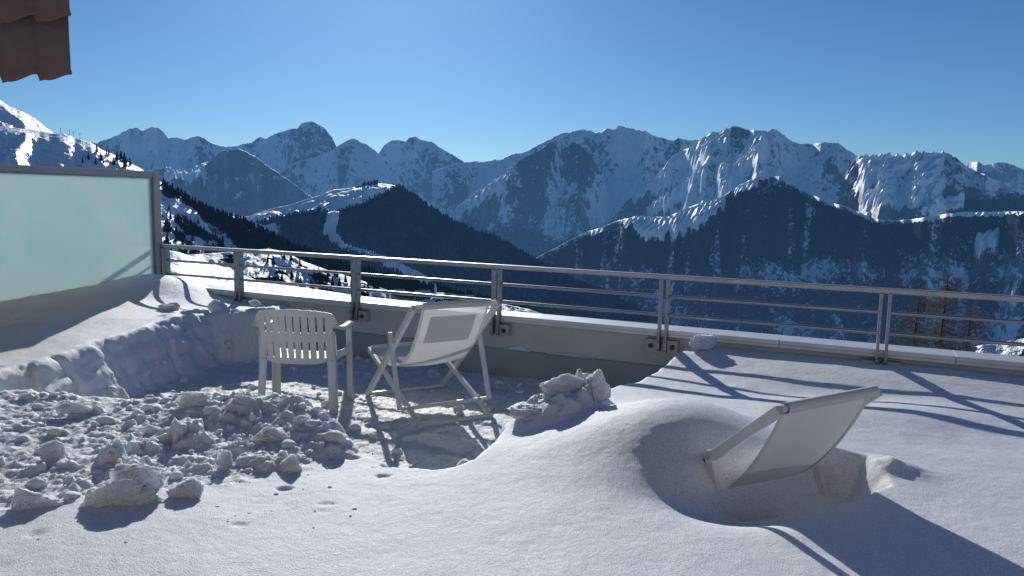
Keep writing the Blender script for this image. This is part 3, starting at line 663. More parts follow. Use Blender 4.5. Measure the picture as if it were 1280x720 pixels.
# ================================================================== mountains
def ray(u, v): return Fv + Rv * (u - 640) / FPX - Uv * (v - 360) / FPX
def crest_dirs(u, v):
    d = Fv[None] + np.outer((u - 640) / FPX, Rv) - np.outer((v - 360) / FPX, Uv)
    h = np.hypot(d[:, 0], d[:, 1]); return np.arctan2(d[:, 0], d[:, 1]), d[:, 2] / h
def gsmooth(a, k):
    if k < 1: return a
    n = int(k * 3); w = np.exp(-(np.arange(-n, n + 1) / k) ** 2); w /= w.sum()
    return np.convolve(np.pad(a, n, mode='edge'), w, 'valid')
LAY = {}
def pmask(u, v, pl, w):
    """soft mask around a polyline"""
    u = np.asarray(u, float); v = np.asarray(v, float); d = np.full(np.broadcast(u, v).shape, 1e9); w = w * (1 + .5 * gn2(u * .12, v * .2, 7))
    for (a, b), (c, e) in zip(pl[:-1], pl[1:]):
        ex, ey = c - a, e - b; t = np.clip(((u - a) * ex + (v - b) * ey) / (ex * ex + ey * ey), 0, 1); d = np.minimum(d, np.hypot(u - a - t * ex, v - b - t * ey))
    return sstep(1.15, .55, d / w)
def layer(name, pts, rc, mat, steep=34, shoulder=0, sh_slope=8, depth=None, rows=150, amp=260, sc=900, ustep=1.3, jag=1.0, rcvar=.04, seed=0,
          forest=None, rock=None, haze=None, skew=0., corr=0, label=None, zmin=None, flat_after=None, stretch=2.2, det=.35, lit=None, lam=90, lit_slope=11, lit_lat=1.25, zf=None):
    p = np.array(pts, float); u = np.arange(p[0, 0], p[-1, 0] + .01, ustep); v = np.interp(u, p[:, 0], p[:, 1])
    v = v + jag * (fbm(u * .09, u * 0 + seed, 4, seed, .6) * 1.6 + (1.3 * (np.abs(gn2(u * .31, u * 0 + seed, seed + 70)) - .35) if rc > 7000 else 0))
    az_, el = crest_dirs(u, v)
    rcv = rc * (1 + rcvar * fbm(u * .012, u * 0 + 3.3, 4, seed + 5) * 2)
    zc = CM[2] + rcv * el
    depth = depth or rc * .35
    D = np.concatenate([[-.25 * depth * .4, -.08 * depth * .4, -.02 * depth], (np.linspace(0, 1, rows) ** 1.35) * depth])
    DD_, UU = np.meshgrid(D, np.arange(len(u)), indexing='ij')
    Dp = np.clip(DD_, 0, None)
    xw = (az_ * rc)[None, :] + 0 * DD_
    # blend the crest into a smoother one lower down, so that the flank is not an extrusion of the skyline
    levels = [zc] + [gsmooth(zc, k / ustep) for k in (6, 18, 45)]
    tt = np.clip(Dp / depth * 3.2, 0, 3 - 1e-6) ** .9; tt = np.clip(tt, 0, 3 - 1e-6); i0 = tt.astype(int); fr = tt - i0; L = np.stack(levels)
    ci = UU.astype(int); zc2 = L[i0, ci] * (1 - fr) + L[i0 + 1, ci] * fr
    shv = shoulder * (1 + .5 * gn2(xw / sc / 2, xw * 0, seed + 8)) if shoulder else 0
    ps = np.where(Dp < shv, Dp * math.tan(math.radians(sh_slope)), shv * math.tan(math.radians(sh_slope)) + (Dp - shv) * math.tan(math.radians(steep))) if shoulder else Dp * math.tan(math.radians(steep))
    LM = np.zeros_like(Dp)
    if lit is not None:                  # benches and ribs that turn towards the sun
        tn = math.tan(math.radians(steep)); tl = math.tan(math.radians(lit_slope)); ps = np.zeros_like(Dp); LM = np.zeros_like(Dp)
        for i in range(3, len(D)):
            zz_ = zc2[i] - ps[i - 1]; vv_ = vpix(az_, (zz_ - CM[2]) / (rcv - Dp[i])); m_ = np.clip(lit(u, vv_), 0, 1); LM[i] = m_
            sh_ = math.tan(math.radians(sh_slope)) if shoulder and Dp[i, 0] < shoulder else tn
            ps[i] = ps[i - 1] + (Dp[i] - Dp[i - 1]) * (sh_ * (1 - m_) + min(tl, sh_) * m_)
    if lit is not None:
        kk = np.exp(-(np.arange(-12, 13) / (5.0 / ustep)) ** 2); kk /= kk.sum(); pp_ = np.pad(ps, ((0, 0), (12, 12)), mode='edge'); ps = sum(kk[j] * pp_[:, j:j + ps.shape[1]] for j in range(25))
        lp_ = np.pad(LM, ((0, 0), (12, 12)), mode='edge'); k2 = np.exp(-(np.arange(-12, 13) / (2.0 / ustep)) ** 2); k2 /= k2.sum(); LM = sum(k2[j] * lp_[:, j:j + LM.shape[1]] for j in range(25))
    z = zc2 - ps
    # back side falls away
    z = np.where(DD_ < 0, zc[None, :] + DD_ * math.tan(math.radians(32)), z)
    mask = sstep(0, .16 * depth, Dp) * .92 + .08 * sstep(0, .02 * depth, Dp)
    wx = xw + skew * Dp + sc * .35 * fbm(xw / sc / 1.3, Dp / sc / 1.3, 3, seed + 3)
    maskn = mask * (1 - .75 * LM)
    rg = ridged(wx / sc, (Dp + .3 * xw) / (sc * stretch) + seed, 7, seed + 1, .52)
    z = z - amp * maskn * (1 - rg) * 1.15
    z = z + amp * det * (1 - .7 * LM) * sstep(0, .05 * depth, Dp) * fbm(xw / sc * 4, Dp / sc * 4, 5, seed + 2, .6)
    if lit is not None:
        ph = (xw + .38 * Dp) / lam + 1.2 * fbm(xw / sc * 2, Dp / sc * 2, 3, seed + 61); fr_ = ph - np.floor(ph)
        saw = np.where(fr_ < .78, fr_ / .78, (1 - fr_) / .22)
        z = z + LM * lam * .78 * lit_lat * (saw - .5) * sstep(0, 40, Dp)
    if corr: 
        ph = (xw + 1.5 * Dp * 1.0) / corr + 1.5 * fbm(xw / sc, Dp / sc, 3, seed + 31)
        z = z + corr * .34 * np.abs(np.sin(ph * math.pi)) * mask * (.4 + .8 * np.clip(fbm(xw / sc / 1.2, Dp / sc, 3, seed + 33) + .5, 0, 1))
    if zmin is not None: z = np.maximum(z, zmin + 5 * fbm(xw / 300, Dp / 300, 3, seed))
    R_ = rcv[None, :] - DD_
    Xw = np.sin(az_)[None] * R_; Yw = np.cos(az_)[None] * R_
    if zf is not None: z = zf(z, Xw, Yw, Dp, u[None] + 0 * z)
    dzr = np.gradient(z, axis=0) / (np.gradient(R_, axis=0) - 1e-9); dzx = np.gradient(z, axis=1) / (np.gradient(xw, axis=1) + 1e-9)
    slope = np.hypot(dzr, dzx)
    # screen-ish coordinates are only used to look up where the forest / snow belongs on the ground
    u2 = u[None] + 0 * z; elv = (z - CM[2]) / R_
    ctx = dict(z=z, x=xw, D=Dp, slope=slope, u=u2, el=elv, rg=rg, depth=depth, dzx=dzx, vv=vpix(az_[None] + 0 * z, elv))
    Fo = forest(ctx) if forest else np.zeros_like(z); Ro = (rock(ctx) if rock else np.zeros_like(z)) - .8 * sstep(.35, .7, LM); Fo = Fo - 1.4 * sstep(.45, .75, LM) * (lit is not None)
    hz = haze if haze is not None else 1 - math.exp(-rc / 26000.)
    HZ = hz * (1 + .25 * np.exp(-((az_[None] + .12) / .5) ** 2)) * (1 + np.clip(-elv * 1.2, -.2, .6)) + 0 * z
    V = np.stack([Xw, Yw, z], -1).reshape(-1, 3); Fq = gridfaces(len(D), len(u))
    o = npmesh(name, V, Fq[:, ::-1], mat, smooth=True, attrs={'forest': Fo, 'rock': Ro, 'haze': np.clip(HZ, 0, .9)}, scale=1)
    tag(o, kind='structure'); LAY[name] = dict(V=V.reshape(len(D), len(u), 3), F=Fo, D=Dp, ctx=ctx)
    return o
def vpix(az_, el):
    """image row (1280 wide frame) of a direction, vectorised"""
    d = np.stack([np.sin(az_), np.cos(az_), el], -1); w = d @ Fv; return 360 - FPX * (d @ Uv) / w
def n2(c, sx, sy, s, o=4): return fbm(c['x'] / sx, c['D'] / sy, o, s)

def rock_std(lo=.55, hi=1.25, base=.15, k=1.0): return lambda c: base + .02 + .38 * sstep(lo + .15, hi + .25, c['slope']) * k + .75 * n2(c, 650, 1500, 7, 6) + .25 * (c['rg'] - .45)
# farthest right
HZ_ = 0
layer('far_range', [(1150, 225), (1190, 205), (1206, 207), (1213, 203), (1222, 202), (1230, 207), (1240, 204), (1252, 203), (1262, 204), (1270, 208), (1290, 216), (1340, 228), (1400, 240)], 15000, M['mt_far'],
      steep=33, amp=420, sc=1300, seed=11, rows=70, rock=rock_std(.5, 1.1, .2), haze=.40)
# far left and centre skyline
layer('distant_range', [(60, 200), (100, 181), (115, 178), (130, 176), (140, 172), (152, 166), (162, 161), (170, 160), (178, 164), (190, 159), (198, 160), (205, 165), (210, 173), (220, 172), (232, 175), (240, 171), (247, 171), (255, 172), (262, 178), (272, 181), (283, 184), (295, 183), (315, 178),
      (325, 171), (332, 174), (345, 167), (365, 161), (372, 161), (377, 154), (385, 152), (393, 153), (405, 160), (415, 172), (421, 184), (432, 190), (450, 195), (474, 191), (480, 182), (489, 176), (498, 175), (507, 178), (512, 172), (519, 170), (526, 175), (540, 178), (555, 188),
      (568, 195), (581, 203), (594, 202), (606, 203), (618, 200), (640, 200), (680, 205), (720, 215)], 13000, M['mt_far'], steep=34, amp=520, sc=1500, seed=3, rows=150, rock=rock_std(.6, 1.15, .12), haze=.37, ustep=1.3,
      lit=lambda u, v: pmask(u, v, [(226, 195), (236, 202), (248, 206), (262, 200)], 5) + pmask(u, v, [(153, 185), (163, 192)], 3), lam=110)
layer('inner_range', [(335, 235), (345, 222), (355, 213), (365, 205), (378, 200), (390, 198), (400, 195), (418, 186), (428, 179), (436, 175), (441, 173), (448, 176), (458, 181), (467, 187), (485, 203), (503, 220), (520, 236), (545, 262), (570, 285), (600, 310)], 11500, M['mt_far'],
      steep=36, amp=420, sc=1200, seed=21, rows=110, rock=rock_std(.6, 1.2, .08), haze=.34)
layer('pyramid_peak', [(110, 240), (150, 222), (180, 214), (195, 211), (207, 209), (215, 212), (222, 215), (235, 216), (250, 214), (257, 206), (265, 199), (272, 192), (280, 187), (288, 186), (297, 185), (307, 190), (320, 196), (332, 206), (347, 216), (365, 228), (380, 240), (392, 248), (410, 262), (440, 285)], 8500, M['mt_far'],
      steep=37, amp=360, sc=1000, seed=31, rows=140, shoulder=60, sh_slope=8,
      rock=lambda c: .1 + .6 * sstep(.75, 1.3, c['slope']) + .55 * np.exp(-((c['u'] - 288) / 26) ** 2 - ((c['vv'] - 205) / 12) ** 2) + .2 * n2(c, 700, 900, 3) + .25 * sstep(235, 270, c['vv']), haze=.29,
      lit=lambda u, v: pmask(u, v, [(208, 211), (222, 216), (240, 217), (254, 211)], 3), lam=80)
layer('main_massif', [(540, 215), (570, 204), (594, 203), (606, 203), (618, 200), (625, 201), (633, 196), (645, 192), (652, 192), (664, 186), (678, 178), (688, 174), (697, 170), (705, 165), (712, 167), (719, 163), (730, 163), (738, 163), (744, 166), (752, 166), (758, 160), (762, 161), (766, 163), (775, 157), (782, 159), (793, 161),
      (806, 165), (822, 171), (835, 175), (842, 176), (848, 173), (856, 175), (872, 175), (900, 182), (940, 195)], 11500, M['mt_far'], steep=33, amp=360, sc=1200, seed=41, rows=140, rock=rock_std(.65, 1.2, .02), haze=.29, jag=1.6)
layer('rocky_spur', [(520, 305), (545, 282), (560, 268), (575, 255), (588, 246), (600, 238), (612, 231), (629, 219), (640, 209), (652, 199), (665, 192), (680, 184), (692, 176), (703, 169), (712, 173), (722, 180), (733, 190), (742, 200), (750, 214), (756, 232), (764, 255), (775, 275), (800, 300), (840, 330)], 10000, M['mt_far'],
      steep=38, amp=420, sc=800, seed=51, rows=170, depth=3300, skew=.25, stretch=2.6,
      rock=lambda c: .14 + .35 * sstep(.8, 1.3, c['slope']) + .6 * n2(c, 500, 1200, 17, 6) + .40 * np.exp(-((c['u'] - 728) / 28) ** 2 - ((c['vv'] - 200) / 28) ** 2) + .25 * n2(c, 500, 1200, 3),
      forest=lambda c: 1.1 * sstep(268, 305, c['vv'] + 22 * n2(c, 400, 900, 9) + .05 * np.abs(c['u'] - 690)) - .25 + .2 * n2(c, 250, 900, 5), haze=.25, jag=2.2,
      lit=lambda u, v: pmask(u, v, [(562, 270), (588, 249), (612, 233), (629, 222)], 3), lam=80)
layer('right_massif', [(700, 330), (740, 302), (765, 274), (780, 256), (794, 242), (808, 228), (824, 217), (831, 208), (838, 197), (848, 190), (863, 185), (874, 177), (884, 170), (891, 165), (899, 167), (909, 161), (916, 158), (922, 158), (933, 162), (945, 163), (958, 164), (965, 161), (971, 162), (977, 167), (983, 172), (990, 177), (998, 180), (1016, 180),
      (1030, 178), (1040, 179), (1049, 179), (1058, 187), (1067, 192), (1080, 200), (1092, 214), (1104, 235), (1115, 260), (1140, 300)], 9700, M['mt_far'],
      steep=33, amp=230, sc=950, seed=61, rows=190, depth=3000, skew=.55,
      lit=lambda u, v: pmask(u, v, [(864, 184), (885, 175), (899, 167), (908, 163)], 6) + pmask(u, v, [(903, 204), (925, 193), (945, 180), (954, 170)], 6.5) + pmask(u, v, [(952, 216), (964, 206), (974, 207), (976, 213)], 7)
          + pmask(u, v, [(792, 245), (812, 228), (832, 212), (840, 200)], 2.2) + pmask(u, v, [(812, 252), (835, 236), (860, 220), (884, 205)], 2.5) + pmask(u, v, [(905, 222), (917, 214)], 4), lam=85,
      rock=lambda c: .04 + .4 * sstep(.85, 1.35, c['slope']) + .5 * n2(c, 600, 1500, 23, 6) + .35 * sstep(215, 260, c['vv']) * sstep(900, 800, c['u']) + .35 * n2(c, 450, 450, 3), haze=.24)
layer('white_mountain', [(1045, 262), (1052, 235), (1060, 212), (1068, 199), (1075, 195), (1087, 194), (1096, 194), (1103, 194), (1109, 191), (1115, 195), (1133, 194), (1143, 191), (1151, 190), (1164, 191), (1175, 191), (1184, 191), (1190, 194), (1195, 197), (1202, 203), (1209, 208), (1222, 214), (1240, 223), (1262, 234), (1280, 243), (1320, 262), (1370, 285)], 8500, M['mt_far'],
      steep=30, amp=170, sc=650, seed=71, rows=220, depth=2300, skew=.9, lam=75, lit_slope=13,
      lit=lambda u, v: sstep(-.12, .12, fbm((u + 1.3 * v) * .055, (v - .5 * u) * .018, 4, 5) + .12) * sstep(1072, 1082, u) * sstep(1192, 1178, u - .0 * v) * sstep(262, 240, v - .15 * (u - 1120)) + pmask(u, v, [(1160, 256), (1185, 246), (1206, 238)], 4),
      rock=lambda c: -.05 + .6 * sstep(.7, 1.2, c['slope']) + .35 * sstep(225, 262, c['vv']) + .2 * n2(c, 400, 300, 3),
      forest=lambda c: 1.0 * sstep(236, 256, c['vv'] + 9 * n2(c, 300, 500, 8)) * sstep(1165, 1195, c['u']) - .1, haze=.20)
LIT = lambda c: (np.exp(-((c['vv'] - (275 + .45 * (1250 - c['u']))) / 9) ** 2) * sstep(1205, 1225, c['u']))
def fr_forest(c):
    g = n2(c, 140, 1500, 5, 5); g2 = n2(c, 420, 420, 15)
    f = .98 - .18 * sstep(318, 345, c['vv']) - .7 * sstep(.10, .34, g) - .45 * sstep(.05, .4, g2) * sstep(318, 350, c['vv']) + .30 * n2(c, 500, 800, 4) 
    top = sstep(0, 1, (c['D'] - 5 - 0) / 40)
    f = f * top
    f = f - .35 * np.exp(-((c['u'] - 965) / 30) ** 2) * sstep(250, 225, c['vv'])
    # rock bands low down
    f = f - .62 * np.exp(-((c['vv'] - (338 - .02 * (c['u'] - 1000))) / 20) ** 2) * sstep(-.1, .25, n2(c, 260, 320, 25) + .22) * sstep(900, 985, c['u'])
    f = f - .35 * sstep(375, 420, c['vv']) * sstep(0, .4, n2(c, 200, 600, 26) + .1)
    return f
layer('forested_ridge', [(560, 372), (620, 348), (665, 325), (690, 312), (716, 298), (732, 290), (754, 284), (771, 276), (796, 270), (812, 271), (836, 271), (850, 264), (863, 258), (880, 253), (902, 246), (912, 240), (924, 232), (937, 225), (947, 221), (960, 219), (975, 221), (991, 230), (1003, 238), (1016, 244), (1038, 253), (1058, 258),
      (1080, 268), (1092, 273), (1107, 275), (1125, 275), (1140, 274), (1165, 270), (1184, 267), (1204, 265), (1240, 265), (1280, 264), (1340, 262), (1400, 262)], 5900, M['mt_mid'],
      steep=34, amp=190, sc=600, seed=81, rows=250, depth=2600, stretch=3.0, jag=.7,
      rock=lambda c: .30 + .3 * sstep(.8, 1.3, c['slope']) + .3 * n2(c, 200, 500, 3), forest=fr_forest, haze=.14,
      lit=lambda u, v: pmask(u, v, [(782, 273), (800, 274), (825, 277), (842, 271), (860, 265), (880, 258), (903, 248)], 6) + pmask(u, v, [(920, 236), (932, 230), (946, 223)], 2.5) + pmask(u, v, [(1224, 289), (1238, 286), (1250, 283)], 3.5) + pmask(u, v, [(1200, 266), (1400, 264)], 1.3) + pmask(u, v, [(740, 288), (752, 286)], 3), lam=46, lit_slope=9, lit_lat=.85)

def hill_forest(c):
    f = np.full_like(c['z'], 1.15)
    m1 = np.exp(-((c['vv'] - np.interp(c['u'], [300, 350, 400, 440, 470, 492, 500], [274, 264, 252, 247, 238, 232, 225])) / np.interp(c['u'], [300, 350, 400, 440, 470, 492, 500], [9, 9, 13, 13, 9, 5, 1])) ** 2)
    f = f - 1.5 * sstep(.35, .6, m1 + .2 * n2(c, 120, 120, 4))
    pu = np.interp(c['vv'], [245, 262, 290, 306, 320, 345, 380], [425, 418, 411, 424, 470, 520, 560]); pw = np.interp(c['vv'], [245, 262, 306, 330, 380], [20, 9, 10, 16, 16])
    f = f - 1.5 * sstep(.35, .65, np.exp(-((c['u'] - pu) / pw) ** 2) + .15 * n2(c, 60, 60, 6))
    f = f - .5 * sstep(.42, .6, n2(c, 90, 200, 7))
    f = f - 1.2 * sstep(.3, .6, np.exp(-((c['vv'] - np.interp(c['u'], [275, 330, 352, 400], [272, 290, 284, 270])) / 9) ** 2)) * sstep(360, 335, c['u'])
    return f
layer('forested_hill', [(240, 262), (283, 268), (297, 272), (311, 270), (328, 264), (346, 259), (359, 257), (374, 252), (390, 247), (400, 244), (417, 237), (432, 236), (450, 232), (467, 229), (480, 230), (490, 231), (500, 234), (517, 245), (535, 257), (555, 270), (570, 279), (592, 287), (605, 291), (620, 296), (649, 314), (688, 334), (720, 350), (760, 366), (800, 385), (860, 420), (950, 470)],
      3200, M['mt_near'], steep=31, shoulder=170, sh_slope=2, amp=70, sc=260, seed=91, rows=150, depth=1250, rcvar=.02, jag=.4, forest=hill_forest, rock=lambda c: -.2 + 0 * c['z'], haze=.11, det=.2)
layer('upper_ski_hill', [(-140, 60), (-60, 92), (-20, 114), (0, 125), (10, 132), (25, 138), (42, 147), (53, 156), (67, 167), (85, 182), (110, 205)], 2400, M['mt_near'], steep=20, amp=40, sc=260, seed=101, rows=90, depth=900, shoulder=90, sh_slope=13, jag=.5,
      rock=lambda c: -.1 + .55 * sstep(.18, .4, n2(c, 60, 120, 4)) , haze=.07, rcvar=.01)
def slope_forest(c):
    f = .05 + 1.15 * sstep(-70, -10, -(np.interp(c['u'], [190, 240, 300, 340, 400, 460, 560], [285, 300, 296, 292, 310, 320, 330]) - c['vv']) * -1 * 1.0 * -1 - 60) * 0
    edge = np.interp(c['u'], [180, 240, 280, 330, 400, 500, 700], [18, 10, 22, 60, 80, 90, 90])    # depth (px) of the dark wood below the crest
    crest = np.interp(c['u'], [194, 225, 260, 307, 350, 400, 450, 520, 600, 700], [225, 242, 261, 277, 300, 318, 335, 352, 372, 400])
    b = c['vv'] - crest
    f = .95 * sstep(edge + 6, edge - 6, b + 10 * n2(c, 40, 60, 9)) * sstep(185, 215, c['u'])
    f = f + .85 * sstep(-.08, .12, n2(c, 45, 40, 12)) * sstep(195, 210, c['u']) * sstep(14, 40, b)
    f = f - .9 * sstep(.25, .4, n2(c, 50, 90, 16)) * sstep(20, 45, b)
    return f
layer('ski_slope', [(-140, 150), (-60, 156), (0, 158), (40, 162), (67, 167), (80, 167), (93, 172), (113, 178), (127, 187), (142, 193), (158, 202), (175, 210), (194, 224), (207, 231), (225, 242), (242, 252), (260, 261), (280, 269), (307, 277), (325, 287), (350, 300), (400, 318), (450, 335), (520, 352), (600, 372), (700, 400), (800, 440)],
      1500, M['mt_near'], steep=20, amp=26, sc=160, seed=111, rows=220, depth=1000, shoulder=60, sh_slope=9, jag=.3, forest=slope_forest, ustep=1.0,
      rock=lambda c: -.2 + .75 * sstep(255, 290, c['vv']) * sstep(.0, .3, n2(c, 50, 30, 3)) * sstep(190, 210, c['u']), haze=.045, rcvar=.02, det=.3)
layer('lower_piste', [(180, 322), (240, 318), (300, 314), (335, 311), (355, 314), (380, 327), (400, 334), (420, 341), (445, 348), (480, 361), (500, 367), (540, 369), (600, 374), (660, 386), (760, 420)], 620, M['mt_near'], steep=17, amp=9, sc=60, seed=121, rows=110, depth=300, jag=.3, shoulder=60, sh_slope=8,
      forest=lambda c: .2 + .6 * sstep(.12, .3, n2(c, 18, 12, 9)), haze=.02, rcvar=.02)
layer('near_snowfield', [(150, 302), (203, 311), (223, 315), (257, 326), (283, 335), (303, 343), (318, 350), (345, 355), (390, 361), (450, 370), (520, 377), (600, 385), (700, 400), (840, 428), (900, 445)], 210, M['mt_near'], steep=13, amp=1.5, sc=25, seed=131, rows=90, depth=130, jag=.2, shoulder=30, sh_slope=5, haze=.005, rcvar=.02)
layer('snow_hummock', [(1150, 462), (1190, 445), (1210, 435), (1228, 431), (1245, 430), (1262, 426), (1280, 423), (1330, 416), (1400, 412)], 90, M['mt_near'], steep=14, amp=1.5, sc=8, seed=141, rows=60, depth=45, jag=.3, shoulder=5, sh_slope=4,
      forest=lambda c: .35 + .5 * sstep(-.05, .2, n2(c, 3.0, 2.0, 9)), haze=.003)
# valley sheet to the horizon
m = MB(); Rg = 60000
m.add([(-Rg, -Rg, -1150), (Rg, -Rg, -1150), (Rg, Rg, -1150), (-Rg, Rg, -1150)], [(0, 1, 2, 3)])
tag(m.build('valley_ground', M['mt_mid'], scale=1), kind='structure')

# ------------------------------------------------------------------ conifers
M['needles'] = None
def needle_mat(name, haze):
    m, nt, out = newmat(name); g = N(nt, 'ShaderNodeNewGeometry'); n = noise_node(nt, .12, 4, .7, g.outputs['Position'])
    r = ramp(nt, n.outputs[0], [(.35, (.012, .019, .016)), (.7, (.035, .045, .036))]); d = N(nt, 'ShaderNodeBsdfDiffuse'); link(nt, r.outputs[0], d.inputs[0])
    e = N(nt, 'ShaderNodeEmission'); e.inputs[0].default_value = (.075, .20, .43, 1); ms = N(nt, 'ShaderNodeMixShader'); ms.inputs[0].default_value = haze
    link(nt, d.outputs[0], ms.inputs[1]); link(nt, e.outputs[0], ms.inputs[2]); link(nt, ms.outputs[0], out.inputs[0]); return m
def conifer_arrays(tiers, n, seed):
    r = np.random.RandomState(seed); V = []; F_ = []
    for t in range(tiers):
        z0 = .10 + .85 * t / tiers; z1 = min(1, z0 + 1.35 / tiers); rad = .24 * (1 - t / tiers) ** .85 + .02; o = len(V)
        for k in range(n):
            a = 2 * math.pi * (k + .5 * (t % 2)) / n; rr = rad * (r.uniform(.8, 1.15) if k % 2 else r.uniform(.5, .75)) if tiers > 1 else rad * r.uniform(.8, 1.2)
            V.append((rr * math.cos(a), rr * math.sin(a), z0 + (.0 if k % 2 else .02)))
        V.append((0, 0, z1))
        for k in range(n): F_.append((o + k, o + (k + 1) % n, o + n))
    return np.array(V), np.array(F_)
def stuff_trees(name, lname, count, hmin, hmax, mat, label, sel, seed, tiers=2, n=6, minf=.55):
    r = np.random.RandomState(seed); L = LAY[lname]; F_ = L['F']; w = (F_ > minf) & sel(L['ctx']) & (L['D'] > 0)
    Vg = L['V']; ca = np.hypot(*(np.gradient(Vg[..., 0], axis=1), np.gradient(Vg[..., 1], axis=1))) * np.abs(np.gradient(L['D'], axis=0))
    idx = np.where(w.ravel())[0]; pr_ = ca.ravel()[idx]; pr_ = pr_ / pr_.sum()
    pick = r.choice(idx, size=min(count, len(idx) * 6), p=pr_); base = Vg.reshape(-1, 3)[pick]
    cs = np.sqrt(ca.ravel()[pick]); base = base + np.stack([r.normal(size=len(pick)) * cs * .5, r.normal(size=len(pick)) * cs * .4, np.zeros(len(pick))], -1)
    tv, tf = conifer_arrays(tiers, n, seed); h = r.uniform(hmin, hmax, len(pick)); a = r.uniform(0, 6.28, len(pick)); c, s = np.cos(a), np.sin(a)
    X_ = (tv[None, :, 0] * c[:, None] - tv[None, :, 1] * s[:, None]) * h[:, None]; Y_ = (tv[None, :, 0] * s[:, None] + tv[None, :, 1] * c[:, None]) * h[:, None]; Z_ = tv[None, :, 2] * h[:, None] - .08 * h[:, None]
    V = np.stack([X_ + base[:, None, 0], Y_ + base[:, None, 1], Z_ + base[:, None, 2]], -1).reshape(-1, 3)
    Fq = (tf[None] + (np.arange(len(pick)) * len(tv))[:, None, None]).reshape(-1, 3)
    o = npmesh(name, V, Fq, mat, scale=1); tag(o, label, 'forest', kind='stuff'); return o
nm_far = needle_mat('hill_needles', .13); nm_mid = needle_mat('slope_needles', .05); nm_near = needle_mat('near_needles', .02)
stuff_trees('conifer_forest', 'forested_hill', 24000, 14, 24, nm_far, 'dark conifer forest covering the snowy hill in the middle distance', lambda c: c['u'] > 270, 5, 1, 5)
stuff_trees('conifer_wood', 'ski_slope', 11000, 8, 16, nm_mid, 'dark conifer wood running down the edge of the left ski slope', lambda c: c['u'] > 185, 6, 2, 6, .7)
# individual conifers on the open snow
tv, tf = conifer_arrays(7, 10, 3)
Vt = [(.02 * math.cos(a), .02 * math.sin(a), z) for z in (0, .3) for a in np.linspace(0, 2 * math.pi, 7)[:-1]]
Ft = [(k, (k + 1) % 6, (k + 1) % 6 + 6, k + 6) for k in range(6)]
def base_tree(mat, label, group):
    rt = bpy.data.objects.new('conifer_tree', None); col.objects.link(rt); tag(rt, label, 'tree', group)
    npmesh('crown', tv, tf, mat, rt, scale=1); npmesh('trunk', Vt, Ft, M['trunk'], rt, scale=1); return rt
def place_trees(lname, spec, label, group, mat, hmin, hmax, seed, count):
    """spec: list of ground patches (u0,u1,v0,v1,weight) looked up on the layer"""
    r = np.random.RandomState(seed); L = LAY[lname]; c = L['ctx']; Vg = L['V']; first = None; done = 0
    for (u0, u1, v0, v1, k) in spec:
        w = np.where(((c['u'] > u0) & (c['u'] < u1) & (c['vv'] > v0) & (c['vv'] < v1) & (L['D'] > 0)).ravel())[0]
        if not len(w): continue
        for _ in range(k):
            p = Vg.reshape(-1, 3)[r.choice(w)]
            if first is None: first = base_tree(mat, label, group); t = first
            else: t = copy_tree(first)
            h = r.uniform(hmin, hmax); t.location = (p[0] + r.normal(), p[1] + r.normal(), p[2] - .05 * h); t.scale = (h * r.uniform(.8, 1.2),) * 2 + (h,); t.rotation_euler = (0, 0, r.uniform(0, 6)); done += 1
place_trees('ski_slope', [(98, 140, 190, 206, 9), (140, 178, 196, 210, 16), (196, 230, 228, 275, 14), (205, 300, 270, 310, 30)], 'small dark conifer standing alone on the white ski slope at the left', 'lone conifers on the left ski slope', nm_mid, 9, 17, 3, 0)
place_trees('lower_piste', [(330, 500, 318, 372, 45), (440, 600, 355, 375, 14)], 'small dark conifer beside the lower piste beyond the railing', 'conifers beside the lower piste', nm_near, 5, 10, 4, 0)

# ------------------------------------------------------------------ ski lift pylons on the left ridge
def ground_on(lname, u, dv=0):
    L = LAY[lname]; c = L['ctx']; j = int(np.argmin(np.abs(c['u'][0] - u))); i = 3 + int(np.argmin(np.abs(c['vv'][3:, j] - (c['vv'][3, j] + dv)))); return L['V'][i, j]
pyl = None
for u in (76, 87, 92, 100):
    p = ground_on('ski_slope', u)
    if pyl is None:
        pyl = bpy.data.objects.new('lift_pylon', None); col.objects.link(pyl); tag(pyl, 'tiny grey ski lift pylon with cross arm on the ridge at the left', 'pylon', 'ski lift pylons on the left ridge')
        m = MB(); m.tube([(0, 0, -2), (0, 0, 9)], .35, 8); m.build('mast', M['galv'], pyl, scale=1)
        m = MB(); m.beam((-2.6, 0, 9), (2.6, 0, 9), .5, .5); m.build('cross_arm', M['galv'], pyl, scale=1); t = pyl
    else: t = copy_tree(pyl)
    t.location = tuple(p)
